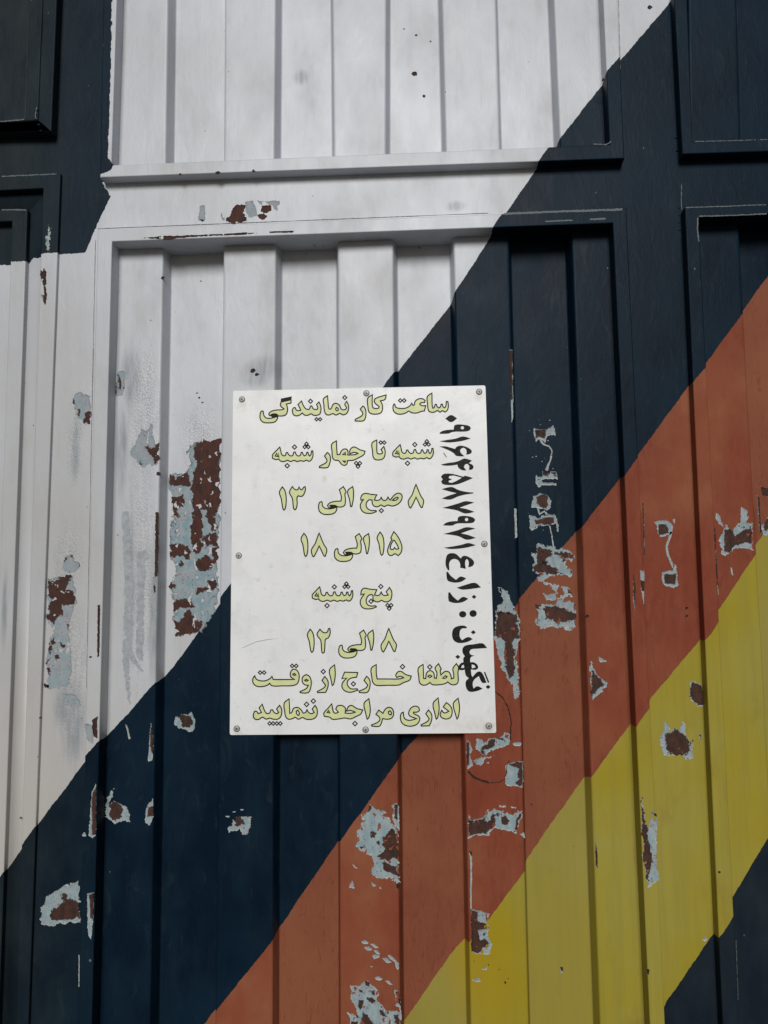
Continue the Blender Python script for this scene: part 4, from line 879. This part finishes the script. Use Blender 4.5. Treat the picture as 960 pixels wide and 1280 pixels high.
for L in ([[(178,125),(270,95),(375,72),(438,122),(350,135),(240,145)]],
          [[(88,178),(105,172),(140,220),(190,262),(245,222),(302,242),(250,275),(180,288),(120,280),(92,262)]], [dia(363,222,26,.85)], [circ(242,408,39,34)], [circ(353,400,39,36)],
          [[(288,545),(280,557),(235,560),(212,590),(212,650),(235,685),(300,650),(350,672),(300,700),(230,715),(170,705),(135,665),(130,600),(150,555),(200,532),(260,530)]], [dia(355,600,27,.85)], [dia(190,862,27,.85)], [dia(513,1183,27,.85)],
          [[(455,718),(503,768),(400,775),(335,782),(315,810),(328,838),(370,850),(330,865),(322,900),(328,960),(335,1050),(345,1078),(370,1050),(400,1022),(435,1022),(465,1060),(497,1138),(450,1138),(415,1068),(375,1095),(352,1130),(350,1170),(358,1200),(400,1175),(455,1202),(400,1225),(320,1235),(285,1205),(272,1150),(280,1115),(308,1090),(275,1060),(262,990),(255,950),(248,880),(265,855),(242,820),(242,770),(275,740),(360,728)]],
          [[(467,1025),(482,1022),(527,1135),(510,1138)]]): p.ink(P8, L)
for O_, I_ in (([(322,920),(365,922),(400,950),(406,980),(380,1000),(326,995)], [(338,942),(368,952),(380,975),(340,985)]), ([(266,918),(225,928),(195,970),(200,1000),(235,1005),(269,997)], [(256,945),(235,955),(225,980),(258,980)])):
    ox, oy, sc = P8
    p.fill([smooth_loop([(ox + x/sc, oy + y/sc) for x, y in l]) for l in (O_, I_)], 1, .00031)
p.build('phone_line')
# grey scuff marks on the board
SC = flat_mat('scuff', (.30, .30, .29), .6, 0, .3, 300)
for k, pts in enumerate(([(554.5,565),(556,567),(558.8,571.5),(557.6,571.8),(554.2,567)], [(303,809.5),(320,802),(335,799),(349,798),(335,799.7),(320,802.7),(303,810.1)])):
    L = [Vector((x, y, 0)) for x, y in pts]
    mesh('scuff_mark', [at(x, y, D_SIGN + .00015) for x, y in pts], [list(reversed(range(len(pts))))] if k == 0 else [list(reversed(range(len(pts))))], SC, sign)

# screws: pan heads with a cross recess
STEEL = flat_mat('screw_steel', (.42, .42, .41), .5, .25, .3, 500)
SLOT = flat_mat('screw_slot_dark', (.035, .033, .03), .8, 0, .3, 500)  # flat dark colour for the cross and the ring round the head
def screw_mesh():
    vs, fs, mi = [], [], []
    n = 20; r = .0036
    prof = [(1.18, .0001, 1), (1.1, .0002, 1), (1.02, .0002, 1), (1.0, .0006, 0), (.9, .0009, 0), (.6, .00105, 0), (.0, .0011, 0)]
    for k, (q, h, m) in enumerate(prof):
        for i in range(n): t = 2*math.pi*i/n; vs.append((r*q*math.cos(t), -h, r*q*math.sin(t)))
    for k in range(len(prof)-1):
        for i in range(n):
            fs.append([k*n + i, k*n + (i+1) % n, (k+1)*n + (i+1) % n, (k+1)*n + i]); mi.append(prof[k][2])
    for a in (0, math.pi/2):
        b = len(vs); ca, sa = math.cos(a), math.sin(a)
        for x, z in ((-.55, -.11), (.55, -.11), (.55, .11), (-.55, .11)):
            vs.append((r*(x*ca - z*sa), -.00115 - a*.00005, r*(x*sa + z*ca)))
        fs.append([b, b+1, b+2, b+3]); mi.append(1)
    me = bpy.data.meshes.new('screw'); me.from_pydata(vs, [], fs); me.polygons.foreach_set('material_index', mi)
    me.polygons.foreach_set('use_smooth', [True]*len(fs)); me.materials.append(STEEL); me.materials.append(SLOT); me.update()
    return me
sm = screw_mesh()
for x, y in ((302.5, 499.3), (458, 491.7), (599, 489.8), (298.4, 694.5), (605.5, 680), (296, 911), (457, 912.3), (611, 907.5)):
    o = bpy.data.objects.new('screw', sm); col.objects.link(o); o.parent = sign
    o.location = at(x, y, D_SIGN); o.rotation_euler = (0, random.uniform(0, 1.5), 0)

# ------------------------------------------------------------------ ground in front of and behind the gate
s = NT('dusty_asphalt'); pos = s.n('ShaderNodeNewGeometry').outputs['Position']
k = s.mix(s.rng(s.noise(pos, 3, 5), .35, .65), rgb(.065, .055, .045), rgb(.095, .08, .065))
k = s.mix(s.rng(s.noise(pos, 120, 3), .5, .7, 0, .5), k, rgb(.08, .075, .07))
s.set(s.b.inputs['Base Color'], k); s.b.inputs['Roughness'].default_value = .9
s.set(s.b.inputs['Normal'], s.bump(s.noise(pos, 120, 3), .6, .004))
g = mesh('ground', [(-200, -200, 0), (200, -200, 0), (200, 200, 0), (-200, 200, 0)], [[0, 1, 2, 3]], s.m); g['kind'] = 'structure'
